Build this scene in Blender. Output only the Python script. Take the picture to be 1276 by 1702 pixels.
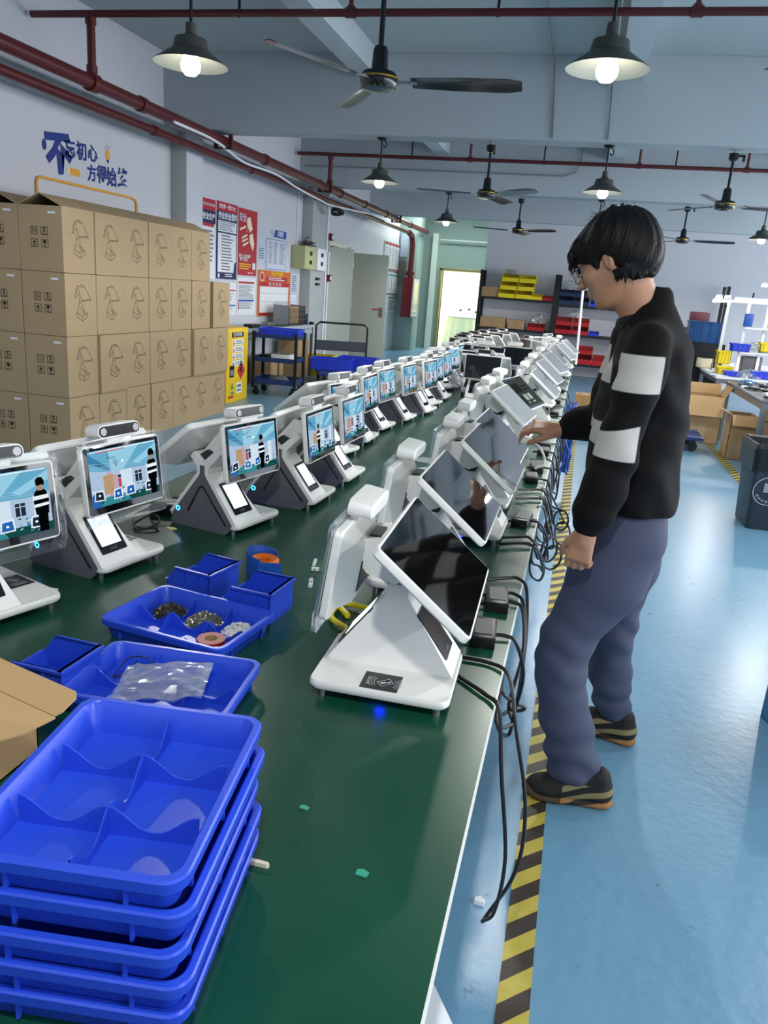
import bpy, bmesh, math, random
import numpy as np
from mathutils import Vector, Matrix, noise
for o in list(bpy.data.objects): bpy.data.objects.remove(o)
S = bpy.context.scene
C = S.collection
PI = math.pi
rnd = random.Random(7)

# ---------------------------------------------------------------- camera
cam_d = bpy.data.cameras.new('camera'); cam = bpy.data.objects.new('camera', cam_d); C.objects.link(cam)
cam_d.sensor_fit = 'HORIZONTAL'; cam_d.sensor_width = 36.0; cam_d.lens = 36.0*1278/1276
cam_d.clip_start = 0.05; cam_d.clip_end = 200
cam.matrix_world = Matrix(((0.96629188, -0.13771182, 0.21752118, 0), (0.2466652, 0.25325269, -0.93542469, 0),
                           (0.07373121, 0.95754819, 0.27868473, 1.5), (0, 0, 0, 1)))
S.camera = cam
# ---------------------------------------------------------------- world, light, exposure
W = bpy.data.worlds.new('world'); S.world = W; W.use_nodes = True
W.node_tree.nodes['Background'].inputs[0].default_value = (0.72, 0.80, 0.95, 1)
W.node_tree.nodes['Background'].inputs[1].default_value = 0.10
S.view_settings.view_transform = 'Standard'; S.view_settings.look = 'None'
S.view_settings.gamma = 1.0; S.view_settings.use_curve_mapping = False
S.view_settings.exposure = -0.12
LAMP_W = 88.0
def area_light(name, loc, rot, sx, sy, power, col):
    l = bpy.data.lights.new(name, 'AREA'); l.shape = 'RECTANGLE'; l.size = sx; l.size_y = sy; l.energy = power; l.color = col
    o = bpy.data.objects.new(name, l); C.objects.link(o); o.location = loc; o.rotation_euler = rot
    return o
# unseen area fills added behind the camera and over the right-hand benches
area_light('hall_fill', (1.5, -3.0, 2.9), (0, 0, 0), 7.0, 1.2, 70, (0.90, 0.95, 1.0))
area_light('hall_fill', (4.6, 7.0, 2.9), (0, 0, 0), 1.2, 9.0, 120, (0.94, 0.96, 1.0))
area_light('side_fill', (8.6, 8.0, 1.7), (0, math.radians(90), 0), 2.6, 17.0, 950, (0.97, 0.98, 1.0))  # large unseen fill added on the right to brighten walls and floor
area_light('side_fill', (8.6, -2.5, 1.7), (0, math.radians(90), 0), 2.6, 3.0, 150, (0.97, 0.98, 1.0))  # smaller unseen fill added on the same side, behind the camera
area_light('corridor_fill', (-3.4, 19.4, 3.7), (0, 0, 0), 1.6, 1.2, 95, (0.93, 1.0, 0.97))  # fill added out of sight above the beam to brighten the green wall

# ---------------------------------------------------------------- materials
MATS = {}
def lin(c):
    return tuple(((v/255)/12.92 if v/255 <= .04045 else ((v/255+.055)/1.055)**2.4) for v in c)
def mat(name, rgb=None, rough=0.5, metal=0.0, emit=None, es=1.0, var=0.0, scale=8.0, bump=0.0, bscale=60.0, coat=0.0, spec=0.5, alpha=1.0, trans=0.0):
    if name in MATS: return MATS[name]
    m = bpy.data.materials.new(name); m.use_nodes = True; MATS[name] = m
    nt = m.node_tree; b = nt.nodes['Principled BSDF']
    col = lin(rgb)+(1,) if rgb else (0.5,)*3+(1,)
    b.inputs['Base Color'].default_value = col
    b.inputs['Roughness'].default_value = rough; b.inputs['Metallic'].default_value = metal
    b.inputs['Coat Weight'].default_value = coat; b.inputs['Specular IOR Level'].default_value = spec
    b.inputs['Alpha'].default_value = alpha; b.inputs['Transmission Weight'].default_value = trans
    if emit:
        b.inputs['Emission Color'].default_value = lin(emit)+(1,); b.inputs['Emission Strength'].default_value = es
    if var or bump:
        tc = nt.nodes.new('ShaderNodeTexCoord')
        if var:
            n = nt.nodes.new('ShaderNodeTexNoise'); n.inputs['Scale'].default_value = scale; n.inputs['Detail'].default_value = 5
            nt.links.new(tc.outputs['Object'], n.inputs['Vector'])
            mx = nt.nodes.new('ShaderNodeMixRGB'); mx.inputs[1].default_value = tuple(c*(1-var) for c in col[:3])+(1,)
            mx.inputs[2].default_value = tuple(min(1, c*(1+var)) for c in col[:3])+(1,)
            nt.links.new(n.outputs['Fac'], mx.inputs[0]); nt.links.new(mx.outputs[0], b.inputs['Base Color'])
        if bump:
            n2 = nt.nodes.new('ShaderNodeTexNoise'); n2.inputs['Scale'].default_value = bscale; n2.inputs['Detail'].default_value = 4
            nt.links.new(tc.outputs['Object'], n2.inputs['Vector'])
            bp = nt.nodes.new('ShaderNodeBump'); bp.inputs['Strength'].default_value = bump; bp.inputs['Distance'].default_value = 0.01
            nt.links.new(n2.outputs['Fac'], bp.inputs['Height']); nt.links.new(bp.outputs[0], b.inputs['Normal'])
    return m
def emis(name, rgb, s):
    if name in MATS: return MATS[name]
    m = bpy.data.materials.new(name); m.use_nodes = True; MATS[name] = m
    nt = m.node_tree; nt.nodes.remove(nt.nodes['Principled BSDF'])
    e = nt.nodes.new('ShaderNodeEmission'); e.inputs[0].default_value = lin(rgb)+(1,); e.inputs[1].default_value = s
    nt.links.new(e.outputs[0], nt.nodes['Material Output'].inputs[0]); return m
def film(name='clear_plastic_film', op=0.10):
    if name in MATS: return MATS[name]
    m = bpy.data.materials.new(name); m.use_nodes = True; MATS[name] = m
    nt = m.node_tree; nt.nodes.remove(nt.nodes['Principled BSDF'])
    t = nt.nodes.new('ShaderNodeBsdfTransparent'); t.inputs[0].default_value = (0.96, 0.97, 0.97, 1)
    g = nt.nodes.new('ShaderNodeBsdfGlossy'); g.inputs[1].default_value = 0.12
    d = nt.nodes.new('ShaderNodeBsdfDiffuse'); d.inputs[0].default_value = (0.8, 0.84, 0.85, 1)
    lw = nt.nodes.new('ShaderNodeLayerWeight'); lw.inputs[0].default_value = 0.35
    mr = nt.nodes.new('ShaderNodeMapRange'); mr.inputs[3].default_value = op; mr.inputs[4].default_value = 0.30 if op < .05 else 0.75
    a = nt.nodes.new('ShaderNodeMixShader'); a.inputs[0].default_value = 0.35
    mx = nt.nodes.new('ShaderNodeMixShader')
    nt.links.new(lw.outputs['Facing'], mr.inputs[0]); nt.links.new(mr.outputs[0], mx.inputs[0])
    nt.links.new(g.outputs[0], a.inputs[1]); nt.links.new(d.outputs[0], a.inputs[2])
    nt.links.new(t.outputs[0], mx.inputs[1]); nt.links.new(a.outputs[0], mx.inputs[2])
    nt.links.new(mx.outputs[0], nt.nodes['Material Output'].inputs[0]); return m

M_WHITE = mat('white_plastic', (232, 232, 228), 0.38)
M_GREYP = mat('dark_grey_plastic', (92, 92, 98), 0.5)
M_BLK = mat('black_plastic', (14, 14, 16), 0.35)
M_GLASS = mat('black_screen_glass', (9, 9, 11), 0.06, coat=0.6)
M_BLUE = mat('blue_plastic', (38, 74, 206), 0.32, var=0.04)
M_YEL = mat('yellow_plastic', (232, 208, 20), 0.4)
M_RED = mat('red_plastic', (178, 24, 34), 0.4)
M_NAVY = mat('navy_plastic', (26, 40, 78), 0.45)
M_CARD = mat('kraft_cardboard', (172, 148, 114), 0.85, var=0.05, scale=5)
M_CARD2 = mat('brown_cardboard', (170, 138, 98), 0.85, var=0.07, scale=6)
M_INK = mat('printed_ink', (58, 46, 34), 0.8)
M_BINK = mat('black_ink', (30, 26, 22), 0.8)
M_STEEL = mat('steel', (150, 152, 155), 0.35, 0.9)
M_IRON = mat('black_iron', (22, 24, 26), 0.5, 0.3)
M_PIPE = mat('red_painted_pipe', (88, 25, 29), 0.35, var=0.12, scale=3)
M_CABLE = mat('black_rubber', (12, 12, 13), 0.45)
M_PAPER = mat('white_paper', (232, 234, 238), 0.7)
M_CABIN = mat('grey_green_paint', (172, 176, 160), 0.45, var=0.04, scale=2)

# ---------------------------------------------------------------- mesh helpers
def tag(o, label, cat, group=None, kind=None):
    if label: o['label'] = label
    if cat: o['category'] = cat
    if group: o['group'] = group
    if kind: o['kind'] = kind
    return o
def thing(name, label, cat, loc=(0, 0, 0), rz=0.0, group=None):
    o = bpy.data.objects.new(name, None); C.objects.link(o); o.location = loc; o.rotation_euler = (0, 0, rz)
    o.empty_display_size = 0.05
    return tag(o, label, cat, group)
def obj(name, bm, m, parent=None, smooth=False, loc=None, rot=None, bevel=0.0, seg=2):
    me = bpy.data.meshes.new(name)
    if bevel:
        bmesh.ops.remove_doubles(bm, verts=bm.verts, dist=1e-5)
        es = [e for e in bm.edges if len(e.link_faces) == 2 and e.calc_face_angle(0) > 0.5]
        try: bmesh.ops.bevel(bm, geom=es, offset=bevel, segments=seg, affect='EDGES', profile=0.5, clamp_overlap=True)
        except Exception: pass
    bmesh.ops.recalc_face_normals(bm, faces=bm.faces)
    bm.to_mesh(me); bm.free()
    if isinstance(m, (list, tuple)):
        for x in m: me.materials.append(x)
    elif m: me.materials.append(m)
    if smooth or bevel:
        for p in me.polygons: p.use_smooth = True
        try: me.set_sharp_from_angle(angle=math.radians(38))
        except Exception: pass
    o = bpy.data.objects.new(name, me); C.objects.link(o)
    if parent: o.parent = parent
    if loc: o.location = loc
    if rot: o.rotation_euler = rot
    return o
def struct(name, bm, m, **k):
    o = obj(name, bm, m, **k); o['kind'] = 'structure'; return o
def B(): return bmesh.new()
def box(bm, x0, y0, z0, x1, y1, z1, mi=0, M=None):
    v = [bm.verts.new((x, y, z)) for z in (z0, z1) for y in (y0, y1) for x in (x0, x1)]
    if M is not None:
        for q in v: q.co = M @ q.co
    fs = [bm.faces.new([v[i] for i in f]) for f in ((0, 2, 3, 1), (4, 5, 7, 6), (0, 1, 5, 4), (2, 6, 7, 3), (0, 4, 6, 2), (1, 3, 7, 5))]
    for f in fs: f.material_index = mi
    return v
def cbox(bm, c, s, mi=0, M=None):
    return box(bm, c[0]-s[0]/2, c[1]-s[1]/2, c[2]-s[2]/2, c[0]+s[0]/2, c[1]+s[1]/2, c[2]+s[2]/2, mi, M)
def prism(bm, pts, a, b, axis='y', mi=0, M=None):
    """polygon pts in the plane across `axis`, extruded from a to b"""
    def P(p, t):
        q = {'y': Vector((p[0], t, p[1])), 'x': Vector((t, p[0], p[1])), 'z': Vector((p[0], p[1], t))}[axis]
        return M @ q if M is not None else q
    A = [bm.verts.new(P(p, a)) for p in pts]; D = [bm.verts.new(P(p, b)) for p in pts]
    n = len(pts); fs = [bm.faces.new(A), bm.faces.new(D[::-1])]
    for i in range(n): fs.append(bm.faces.new((A[i], A[(i+1) % n], D[(i+1) % n], D[i])))
    for f in fs: f.material_index = mi
def cyl(bm, p0, p1, r0, r1=None, n=12, cap=True, mi=0):
    r1 = r0 if r1 is None else r1
    p0, p1 = Vector(p0), Vector(p1); d = (p1-p0).normalized()
    u = d.orthogonal().normalized(); w = d.cross(u)
    A = [bm.verts.new(p0+(u*math.cos(t)+w*math.sin(t))*r0) for t in [2*PI*i/n for i in range(n)]]
    D = [bm.verts.new(p1+(u*math.cos(t)+w*math.sin(t))*r1) for t in [2*PI*i/n for i in range(n)]]
    for i in range(n): bm.faces.new((A[i], A[(i+1) % n], D[(i+1) % n], D[i])).material_index = mi
    if cap:
        bm.faces.new(A[::-1]).material_index = mi; bm.faces.new(D).material_index = mi
def lathe(bm, prof, n=24, c=(0, 0, 0), mi=0):
    rings = []
    for r, z in prof:
        rings.append([bm.verts.new((c[0]+r*math.cos(2*PI*i/n), c[1]+r*math.sin(2*PI*i/n), c[2]+z)) for i in range(n)] if r > 1e-6 else [bm.verts.new((c[0], c[1], c[2]+z))])
    for A, D in zip(rings, rings[1:]):
        for i in range(n):
            j = (i+1) % n
            if len(A) == 1 and len(D) == 1: continue
            if len(A) == 1: f = bm.faces.new((A[0], D[j], D[i]))
            elif len(D) == 1: f = bm.faces.new((A[i], A[j], D[0]))
            else: f = bm.faces.new((A[i], A[j], D[j], D[i]))
            f.material_index = mi
def catmull(pts, k=6):
    P = [Vector(p) for p in pts]; P = [P[0]*2-P[1]]+P+[P[-1]*2-P[-2]]; out = []
    for i in range(1, len(P)-2):
        for j in range(k):
            t = j/k
            out.append(0.5*((2*P[i])+(-P[i-1]+P[i+1])*t+(2*P[i-1]-5*P[i]+4*P[i+1]-P[i+2])*t*t+(-P[i-1]+3*P[i]-3*P[i+1]+P[i+2])*t**3))
    out.append(P[-2]); return out
def tube(bm, pts, r, n=8, k=6, mi=0):
    P = catmull(pts, k) if k > 1 else [Vector(p) for p in pts]
    prev = None; u = None
    for i, p in enumerate(P):
        d = (P[min(i+1, len(P)-1)]-P[max(i-1, 0)])
        if d.length < 1e-9: d = Vector((0, 0, 1))
        d.normalize()
        u = (u-d*u.dot(d)) if u is not None else d.orthogonal()
        if u.length < 1e-6: u = d.orthogonal()
        u.normalize(); w = d.cross(u); rr = r(i/(len(P)-1)) if callable(r) else r
        ring = [bm.verts.new(p+(u*math.cos(2*PI*j/n)+w*math.sin(2*PI*j/n))*rr) for j in range(n)]
        if prev:
            for j in range(n): bm.faces.new((prev[j], prev[(j+1) % n], ring[(j+1) % n], ring[j])).material_index = mi
        else: bm.faces.new(ring[::-1]).material_index = mi
        prev = ring
    bm.faces.new(prev).material_index = mi
def rrect(w, h, r, k=5):
    """rounded rectangle outline centred on the origin"""
    out = []
    for cx, cy, a in ((w/2-r, h/2-r, 0), (-w/2+r, h/2-r, 90), (-w/2+r, -h/2+r, 180), (w/2-r, -h/2+r, 270)):
        for i in range(k+1):
            t = math.radians(a+90*i/k); out.append((cx+r*math.cos(t), cy+r*math.sin(t)))
    return out
def poly(bm, pts, mi=0, M=None):
    vs = [bm.verts.new(M @ Vector(p) if M is not None else p) for p in pts]
    f = bm.faces.new(vs); f.material_index = mi; return f
def loft(bm, loops, cap0=True, cap1=True, mi=0, closed=True):
    R = [[bm.verts.new(p) for p in L] for L in loops]; n = len(R[0])
    for A, D in zip(R, R[1:]):
        for i in range(n if closed else n-1): bm.faces.new((A[i], A[(i+1) % n], D[(i+1) % n], D[i])).material_index = mi
    if cap0: bm.faces.new(R[0][::-1]).material_index = mi
    if cap1: bm.faces.new(R[-1]).material_index = mi
def dup(root, loc=None, rz=None, label=None, group=None, rot=None):
    r = root.copy(); C.objects.link(r)
    if loc is not None: r.location = loc
    if rz is not None: r.rotation_euler = (0, 0, rz)
    if rot is not None: r.rotation_euler = rot
    if label: r['label'] = label
    if group: r['group'] = group
    for ch in list(root.children):
        c = ch.copy(); C.objects.link(c); c.parent = r
        for g in list(ch.children):
            d = g.copy(); C.objects.link(d); d.parent = c
    return r
_tc = {}
def text_bm(s, size=0.1, bold=0.0, res=2):
    """flat lettering as a bmesh in its own xy plane, centred"""
    key = (s, bold)
    cu = bpy.data.curves.new('lettering', 'FONT'); cu.body = s; cu.size = size; cu.align_x = 'CENTER'; cu.align_y = 'CENTER'
    cu.offset = bold*size; cu.resolution_u = res; cu.fill_mode = 'FRONT'
    o = bpy.data.objects.new('lettering', cu); C.objects.link(o)
    dg = bpy.context.evaluated_depsgraph_get(); me = bpy.data.meshes.new_from_object(o.evaluated_get(dg))
    bm = bmesh.new(); bm.from_mesh(me)
    bpy.data.objects.remove(o); bpy.data.curves.remove(cu); bpy.data.meshes.remove(me)
    return bm
def add_text(bm, s, size, M, mi=0, bold=0.0, sx=1.0):
    t = text_bm(s, size, bold); mp = {}
    for v in t.verts: mp[v] = bm.verts.new(M @ Vector((v.co.x*sx, v.co.y, 0)))
    for f in t.faces:
        try: bm.faces.new([mp[v] for v in f.verts]).material_index = mi
        except ValueError: pass
    t.free()
def frame_M(o, x, y):
    x = Vector(x).normalized(); y = Vector(y).normalized(); z = x.cross(y)
    return Matrix(((x.x, y.x, z.x, o[0]), (x.y, y.y, z.y, o[1]), (x.z, y.z, z.z, o[2]), (0, 0, 0, 1)))
WX = -4.8    # left wall plane
def wallM(y, z, d=0.004): return frame_M((WX+d, y, z), (0, 1, 0), (0, 0, 1))
# ================================================================ room shell
def floor_mat():
    m = bpy.data.materials.new('blue_epoxy_floor'); m.use_nodes = True; nt = m.node_tree; b = nt.nodes['Principled BSDF']
    tc = nt.nodes.new('ShaderNodeTexCoord')
    n = nt.nodes.new('ShaderNodeTexNoise'); n.inputs['Scale'].default_value = 1.3; n.inputs['Detail'].default_value = 8; n.inputs['Roughness'].default_value = 0.65
    n2 = nt.nodes.new('ShaderNodeTexNoise'); n2.inputs['Scale'].default_value = 14; n2.inputs['Detail'].default_value = 6
    mp = nt.nodes.new('ShaderNodeMapping'); mp.inputs['Scale'].default_value = (1.0, 0.35, 1)
    nt.links.new(tc.outputs['Object'], mp.inputs[0]); nt.links.new(mp.outputs[0], n.inputs[0]); nt.links.new(tc.outputs['Object'], n2.inputs[0])
    r = nt.nodes.new('ShaderNodeValToRGB'); r.color_ramp.elements[0].position = 0.3; r.color_ramp.elements[1].position = 0.72
    r.color_ramp.elements[0].color = lin((98, 144, 174))+(1,); r.color_ramp.elements[1].color = lin((122, 168, 194))+(1,)
    nt.links.new(n.outputs['Fac'], r.inputs[0])
    sp = nt.nodes.new('ShaderNodeValToRGB'); sp.color_ramp.elements[0].position = 0.24; sp.color_ramp.elements[1].position = 0.30
    nt.links.new(n2.outputs['Fac'], sp.inputs[0])
    mx = nt.nodes.new('ShaderNodeMixRGB'); mx.inputs[1].default_value = lin((50, 70, 90))+(1,)
    nt.links.new(sp.outputs[0], mx.inputs[0]); nt.links.new(r.outputs[0], mx.inputs[2]); nt.links.new(mx.outputs[0], b.inputs['Base Color'])
    mr = nt.nodes.new('ShaderNodeMapRange'); mr.inputs[3].default_value = 0.22; mr.inputs[4].default_value = 0.46
    nt.links.new(n.outputs['Fac'], mr.inputs[0]); nt.links.new(mr.outputs[0], b.inputs['Roughness'])
    n3 = nt.nodes.new('ShaderNodeTexNoise'); n3.inputs['Scale'].default_value = 22; n3.inputs['Detail'].default_value = 7
    nt.links.new(tc.outputs['Object'], n3.inputs[0])
    bp = nt.nodes.new('ShaderNodeBump'); bp.inputs['Strength'].default_value = 0.22; bp.inputs['Distance'].default_value = 0.012
    nt.links.new(n3.outputs['Fac'], bp.inputs['Height']); nt.links.new(bp.outputs[0], b.inputs['Normal'])
    b.inputs['Coat Weight'].default_value = 0.3; b.inputs['Coat Roughness'].default_value = 0.25
    return m
M_FLOOR = floor_mat()
M_WALL = mat('white_wall_paint', (206, 207, 214), 0.8, var=0.03, scale=1.5, bump=0.1, bscale=30)
M_CEIL = mat('ceiling_paint', (180, 188, 190), 0.9, var=0.03, scale=1.0)
M_BEAM = mat('beam_paint', (186, 194, 199), 0.85, var=0.03, scale=1.2)
M_PILLAR = mat('grey_pillar_paint', (176, 180, 180), 0.8, var=0.04, scale=2)
M_GREEN = mat('pale_green_wall_paint', (152, 174, 168), 0.8, var=0.03, scale=1.5)
M_WARMROOM = mat('cream_wall_paint', (240, 238, 205), 0.8)
bm = B(); box(bm, -9, -6, -0.1, 9, 26, 0); struct('floor', bm, M_FLOOR)
bm = B(); box(bm, -9, -6, 3.78, 9, 26, 3.9); struct('ceiling', bm, M_CEIL)
bm = B(); box(bm, WX-0.2, -6, 0, WX, 14.35, 3.78); box(bm, WX-0.2, 15.35, 0, WX, 21.6, 3.78); box(bm, WX-0.2, 14.35, 2.25, WX, 15.35, 3.78)
struct('wall_left', bm, M_WALL)
bm = B(); box(bm, -2.22, 17.25, 0, 9, 17.45, 3.78); struct('wall_back', bm, M_WALL)
bm = B(); box(bm, -4.8, 21.6, 0, -3.9, 21.75, 3.78); box(bm, -2.75, 21.6, 0, 0, 21.75, 3.78); box(bm, -3.9, 21.6, 2.08, -2.75, 21.75, 3.78); struct('wall_far', bm, M_GREEN)
bm = B(); box(bm, -2.22, 17.45, 0, -2.05, 21.6, 3.78); struct('wall_corridor', bm, M_GREEN)
bm = B(); box(bm, -5.2, 14.3, 0, -5.0, 15.4, 2.3); struct('wall_recess', bm, mat('dark_recess_back', (70, 68, 62), 0.8))  # dark sheet set behind the door opening
bm = B(); box(bm, 9, -6, 0, 9.2, 17.45, 3.78); struct('wall_right', bm, M_WALL)
bm = B(); box(bm, -5.0, -6.2, 0, 9.2, -6, 3.78); struct('wall_front', bm, M_WALL)
# room beyond the doorway, lamp-lit, with a cloth-covered table
bm = B(); box(bm, -5.2, 24.5, 0, -1.2, 24.6, 3.0); box(bm, -5.2, 21.75, 0, -5.1, 24.5, 3.0); box(bm, -1.3, 21.75, 0, -1.2, 24.5, 3.0)
struct('wall_beyond', bm, M_WARMROOM)
area_light('room_beyond_light', (-3.2, 23.0, 2.95), (0, 0, 0), 2.5, 1.2, 260, (1.0, 0.98, 0.84))
# doorway frame
bm = B()
box(bm, -3.97, 21.5, 0, -3.90, 21.76, 2.14); box(bm, -2.75, 21.5, 0, -2.68, 21.76, 2.14); box(bm, -3.97, 21.5, 2.08, -2.68, 21.76, 2.15)
d1 = struct('door_1', bm, mat('brass_door_frame', (150, 142, 92), 0.4, 0.3), bevel=0.006)
# beams
for i, y in enumerate((-0.0, 4.3, 8.6, 12.9, 17.2)):
    bm = B(); box(bm, -4.8, y-0.15, 3.02, 9, y+0.15, 3.78); struct('ceiling_beam', bm, M_BEAM, bevel=0.006)
for x in (-2.48, 0.12, 2.75, 5.4):
    bm = B()
    for a, b_ in ((-4, -.15), (.15, 4.15), (4.45, 8.45), (8.75, 12.75), (13.05, 17.05)):
        box(bm, x-0.11, a, 3.55, x+0.11, b_, 3.78)
    struct('ceiling_rib', bm, M_BEAM)
# pillars on the left wall
for i, (y0, y1, m_) in enumerate(((8.6, 9.0, M_WALL), (12.95, 13.75, M_PILLAR), (20.0, 20.7, M_GREEN))):
    bm = B(); box(bm, WX, y0, 0, WX+(0.19 if i < 2 else 0.5), y1, 3.78); struct('pillar', bm, M_PILLAR if i == 0 else m_, bevel=0.004)
bm = B(); box(bm, WX+0.19, 8.6, 0, WX+0.2, 9.0, 3.02); struct('trim_1', bm, M_WALL)
bm = B(); box(bm, -4.20, 21.35, 0, -4.05, 21.6, 3.0); struct('trim_2', bm, mat('pale_trim', (214, 228, 220), 0.6))
bm = B(); box(bm, -4.795, 9.0, 2.9, -4.7, 12.95, 3.02); box(bm, -4.795, 4.4, 2.9, -4.7, 8.6, 3.02); struct('trim_3', bm, M_PILLAR)

# hazard tape on the floor
def tape_mat():
    m = bpy.data.materials.new('black_yellow_hazard_tape'); m.use_nodes = True; nt = m.node_tree; b = nt.nodes['Principled BSDF']
    tc = nt.nodes.new('ShaderNodeTexCoord'); sx = nt.nodes.new('ShaderNodeSeparateXYZ'); nt.links.new(tc.outputs['Object'], sx.inputs[0])
    a = nt.nodes.new('ShaderNodeMath'); a.operation = 'MULTIPLY_ADD'; a.inputs[1].default_value = -0.95; nt.links.new(sx.outputs[0], a.inputs[0]); nt.links.new(sx.outputs[1], a.inputs[2])
    d = nt.nodes.new('ShaderNodeMath'); d.operation = 'DIVIDE'; d.inputs[1].default_value = 0.118; nt.links.new(a.outputs[0], d.inputs[0])
    f = nt.nodes.new('ShaderNodeMath'); f.operation = 'FRACT'; nt.links.new(d.outputs[0], f.inputs[0])
    g = nt.nodes.new('ShaderNodeMath'); g.operation = 'GREATER_THAN'; g.inputs[1].default_value = 0.5; nt.links.new(f.outputs[0], g.inputs[0])
    n = nt.nodes.new('ShaderNodeTexNoise'); n.inputs['Scale'].default_value = 25; n.inputs['Detail'].default_value = 6; nt.links.new(tc.outputs['Object'], n.inputs[0])
    c1 = nt.nodes.new('ShaderNodeMixRGB'); c1.inputs[1].default_value = lin((42, 36, 32))+(1,); c1.inputs[2].default_value = lin((76, 64, 54))+(1,); nt.links.new(n.outputs['Fac'], c1.inputs[0])
    c2 = nt.nodes.new('ShaderNodeMixRGB'); c2.inputs[1].default_value = lin((176, 158, 58))+(1,); c2.inputs[2].default_value = lin((206, 188, 88))+(1,); nt.links.new(n.outputs['Fac'], c2.inputs[0])
    mx = nt.nodes.new('ShaderNodeMixRGB'); nt.links.new(g.outputs[0], mx.inputs[0]); nt.links.new(c1.outputs[0], mx.inputs[1]); nt.links.new(c2.outputs[0], mx.inputs[2])
    nt.links.new(mx.outputs[0], b.inputs['Base Color']); b.inputs['Roughness'].default_value = 0.5
    return m
M_TAPE = tape_mat()
for x0, y0, y1, w_, lb in ((0.056, 0.3, 12.0, 0.072, 'black and yellow hazard tape on the floor beside the green table'),
                           (1.64, 3.0, 9.8, 0.085, 'black and yellow hazard tape on the floor leading to the open cartons')):
    bm = B(); n = int((y1-y0)/0.5)
    for i in range(n): box(bm, x0-w_/2, y0+(y1-y0)*i/n, 0.0005, x0+w_/2, y0+(y1-y0)*(i+1)/n, 0.0022)
    tag(obj('floor_tape', bm, M_TAPE), lb, 'tape', 'hazard tapes on the floor')

# ================================================================ lamps, fans, pipes
M_SHADE_OUT = mat('dark_enamel', (74, 76, 72), 0.4, 0.2); M_SHADE_IN = mat('white_enamel', (214, 212, 196), 0.5)
M_BULB = emis('lit_bulb', (255, 250, 235), 7.0)
def make_lamp(label):
    t = thing('pendant_lamp', label, 'lamp', (0, 0, 0), 0, 'pendant lamps under the beams')
    bm = B(); lathe(bm, [(0.045, 0.135), (0.085, 0.125), (0.095, 0.075), (0.198, 0.004), (0.2, 0.0)], 32)
    obj('lamp_shade', bm, M_SHADE_OUT, t, smooth=True)
    bm = B(); lathe(bm, [(0.199, 0.001), (0.192, 0.004), (0.09, 0.07), (0.08, 0.118), (0.0, 0.128)], 32)
    obj('reflector', bm, M_SHADE_IN, t, smooth=True)
    bm = B(); lathe(bm, [(0.0, 0.20), (0.028, 0.20), (0.03, 0.15), (0.046, 0.134)], 20); obj('socket', bm, M_SHADE_OUT, t, smooth=True)
    bm = B(); cyl(bm, (0, 0, 0.19), (0, 0, 0.43), 0.0085); obj('rod', bm, M_IRON, t, smooth=True)
    bm = B(); lathe(bm, [(0.0, 0.415), (0.03, 0.415), (0.052, 0.43), (0.052, 0.44), (0, 0.44)], 20); obj('canopy', bm, M_IRON, t, smooth=True)
    bm = B(); tube(bm, [(0.01, 0, 0.43), (0.045, 0.0, 0.40), (0.05, 0, 0.36), (0.03, 0, 0.35), (0.02, 0, 0.37)], 0.006); obj('wire_hook', bm, M_CABLE, t, smooth=True)
    bm = B(); lathe(bm, [(0, -0.055), (0.03, -0.05), (0.05, -0.027), (0.054, 0.0), (0.04, 0.045), (0.024, 0.08), (0.0, 0.085)], 24)
    obj('bulb', bm, M_BULB, t, smooth=True)
    return t
def lamp_light(x, y, z):
    l = bpy.data.lights.new('lamp_light', 'SPOT'); l.spot_size = math.radians(168); l.spot_blend = 0.25; l.energy = LAMP_W; l.color = (1.0, 0.985, 0.93); l.shadow_soft_size = 0.05
    o = bpy.data.objects.new('lamp_light', l); C.objects.link(o); o.location = (x, y, z-0.075)
lamp0 = None
LL = {(-2.25, 4.25): 'large near pendant lamp over the stacked cartons side, upper left', (-0.06, 4.25): 'large near pendant lamp hanging above the person, largest on the right',
      (-2.33, 8.6): 'mid-distance pendant lamp left of the second row of fans', (-0.0, 8.6): "mid-distance pendant lamp hanging just above the person's hair",
      (-2.35, 12.9): 'small far pendant lamp near the green wall', (0.0, 12.9): "far pendant lamp hidden behind the person's head", (2.34, 12.9): 'far pendant lamp at the right edge beside the far right fan'}
for (x, y) in [(-2.25, 4.25), (-0.06, 4.25), (2.3, 4.25), (-2.33, 8.6), (0.0, 8.6), (2.35, 8.6), (-2.35, 12.9), (0.0, 12.9), (2.34, 12.9), (-0.06, 0.0), (2.3, 0.0), (5.0, 4.25), (5.0, 8.6), (5.0, 12.9)]:
    z = 2.58
    if (x, y) in LL:
        if lamp0 is None: lamp0 = make_lamp(LL[(x, y)]); lamp0.location = (x, y, z)
        else: dup(lamp0, (x, y, z), 0, LL[(x, y)])
    lamp_light(x, y, z)

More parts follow.
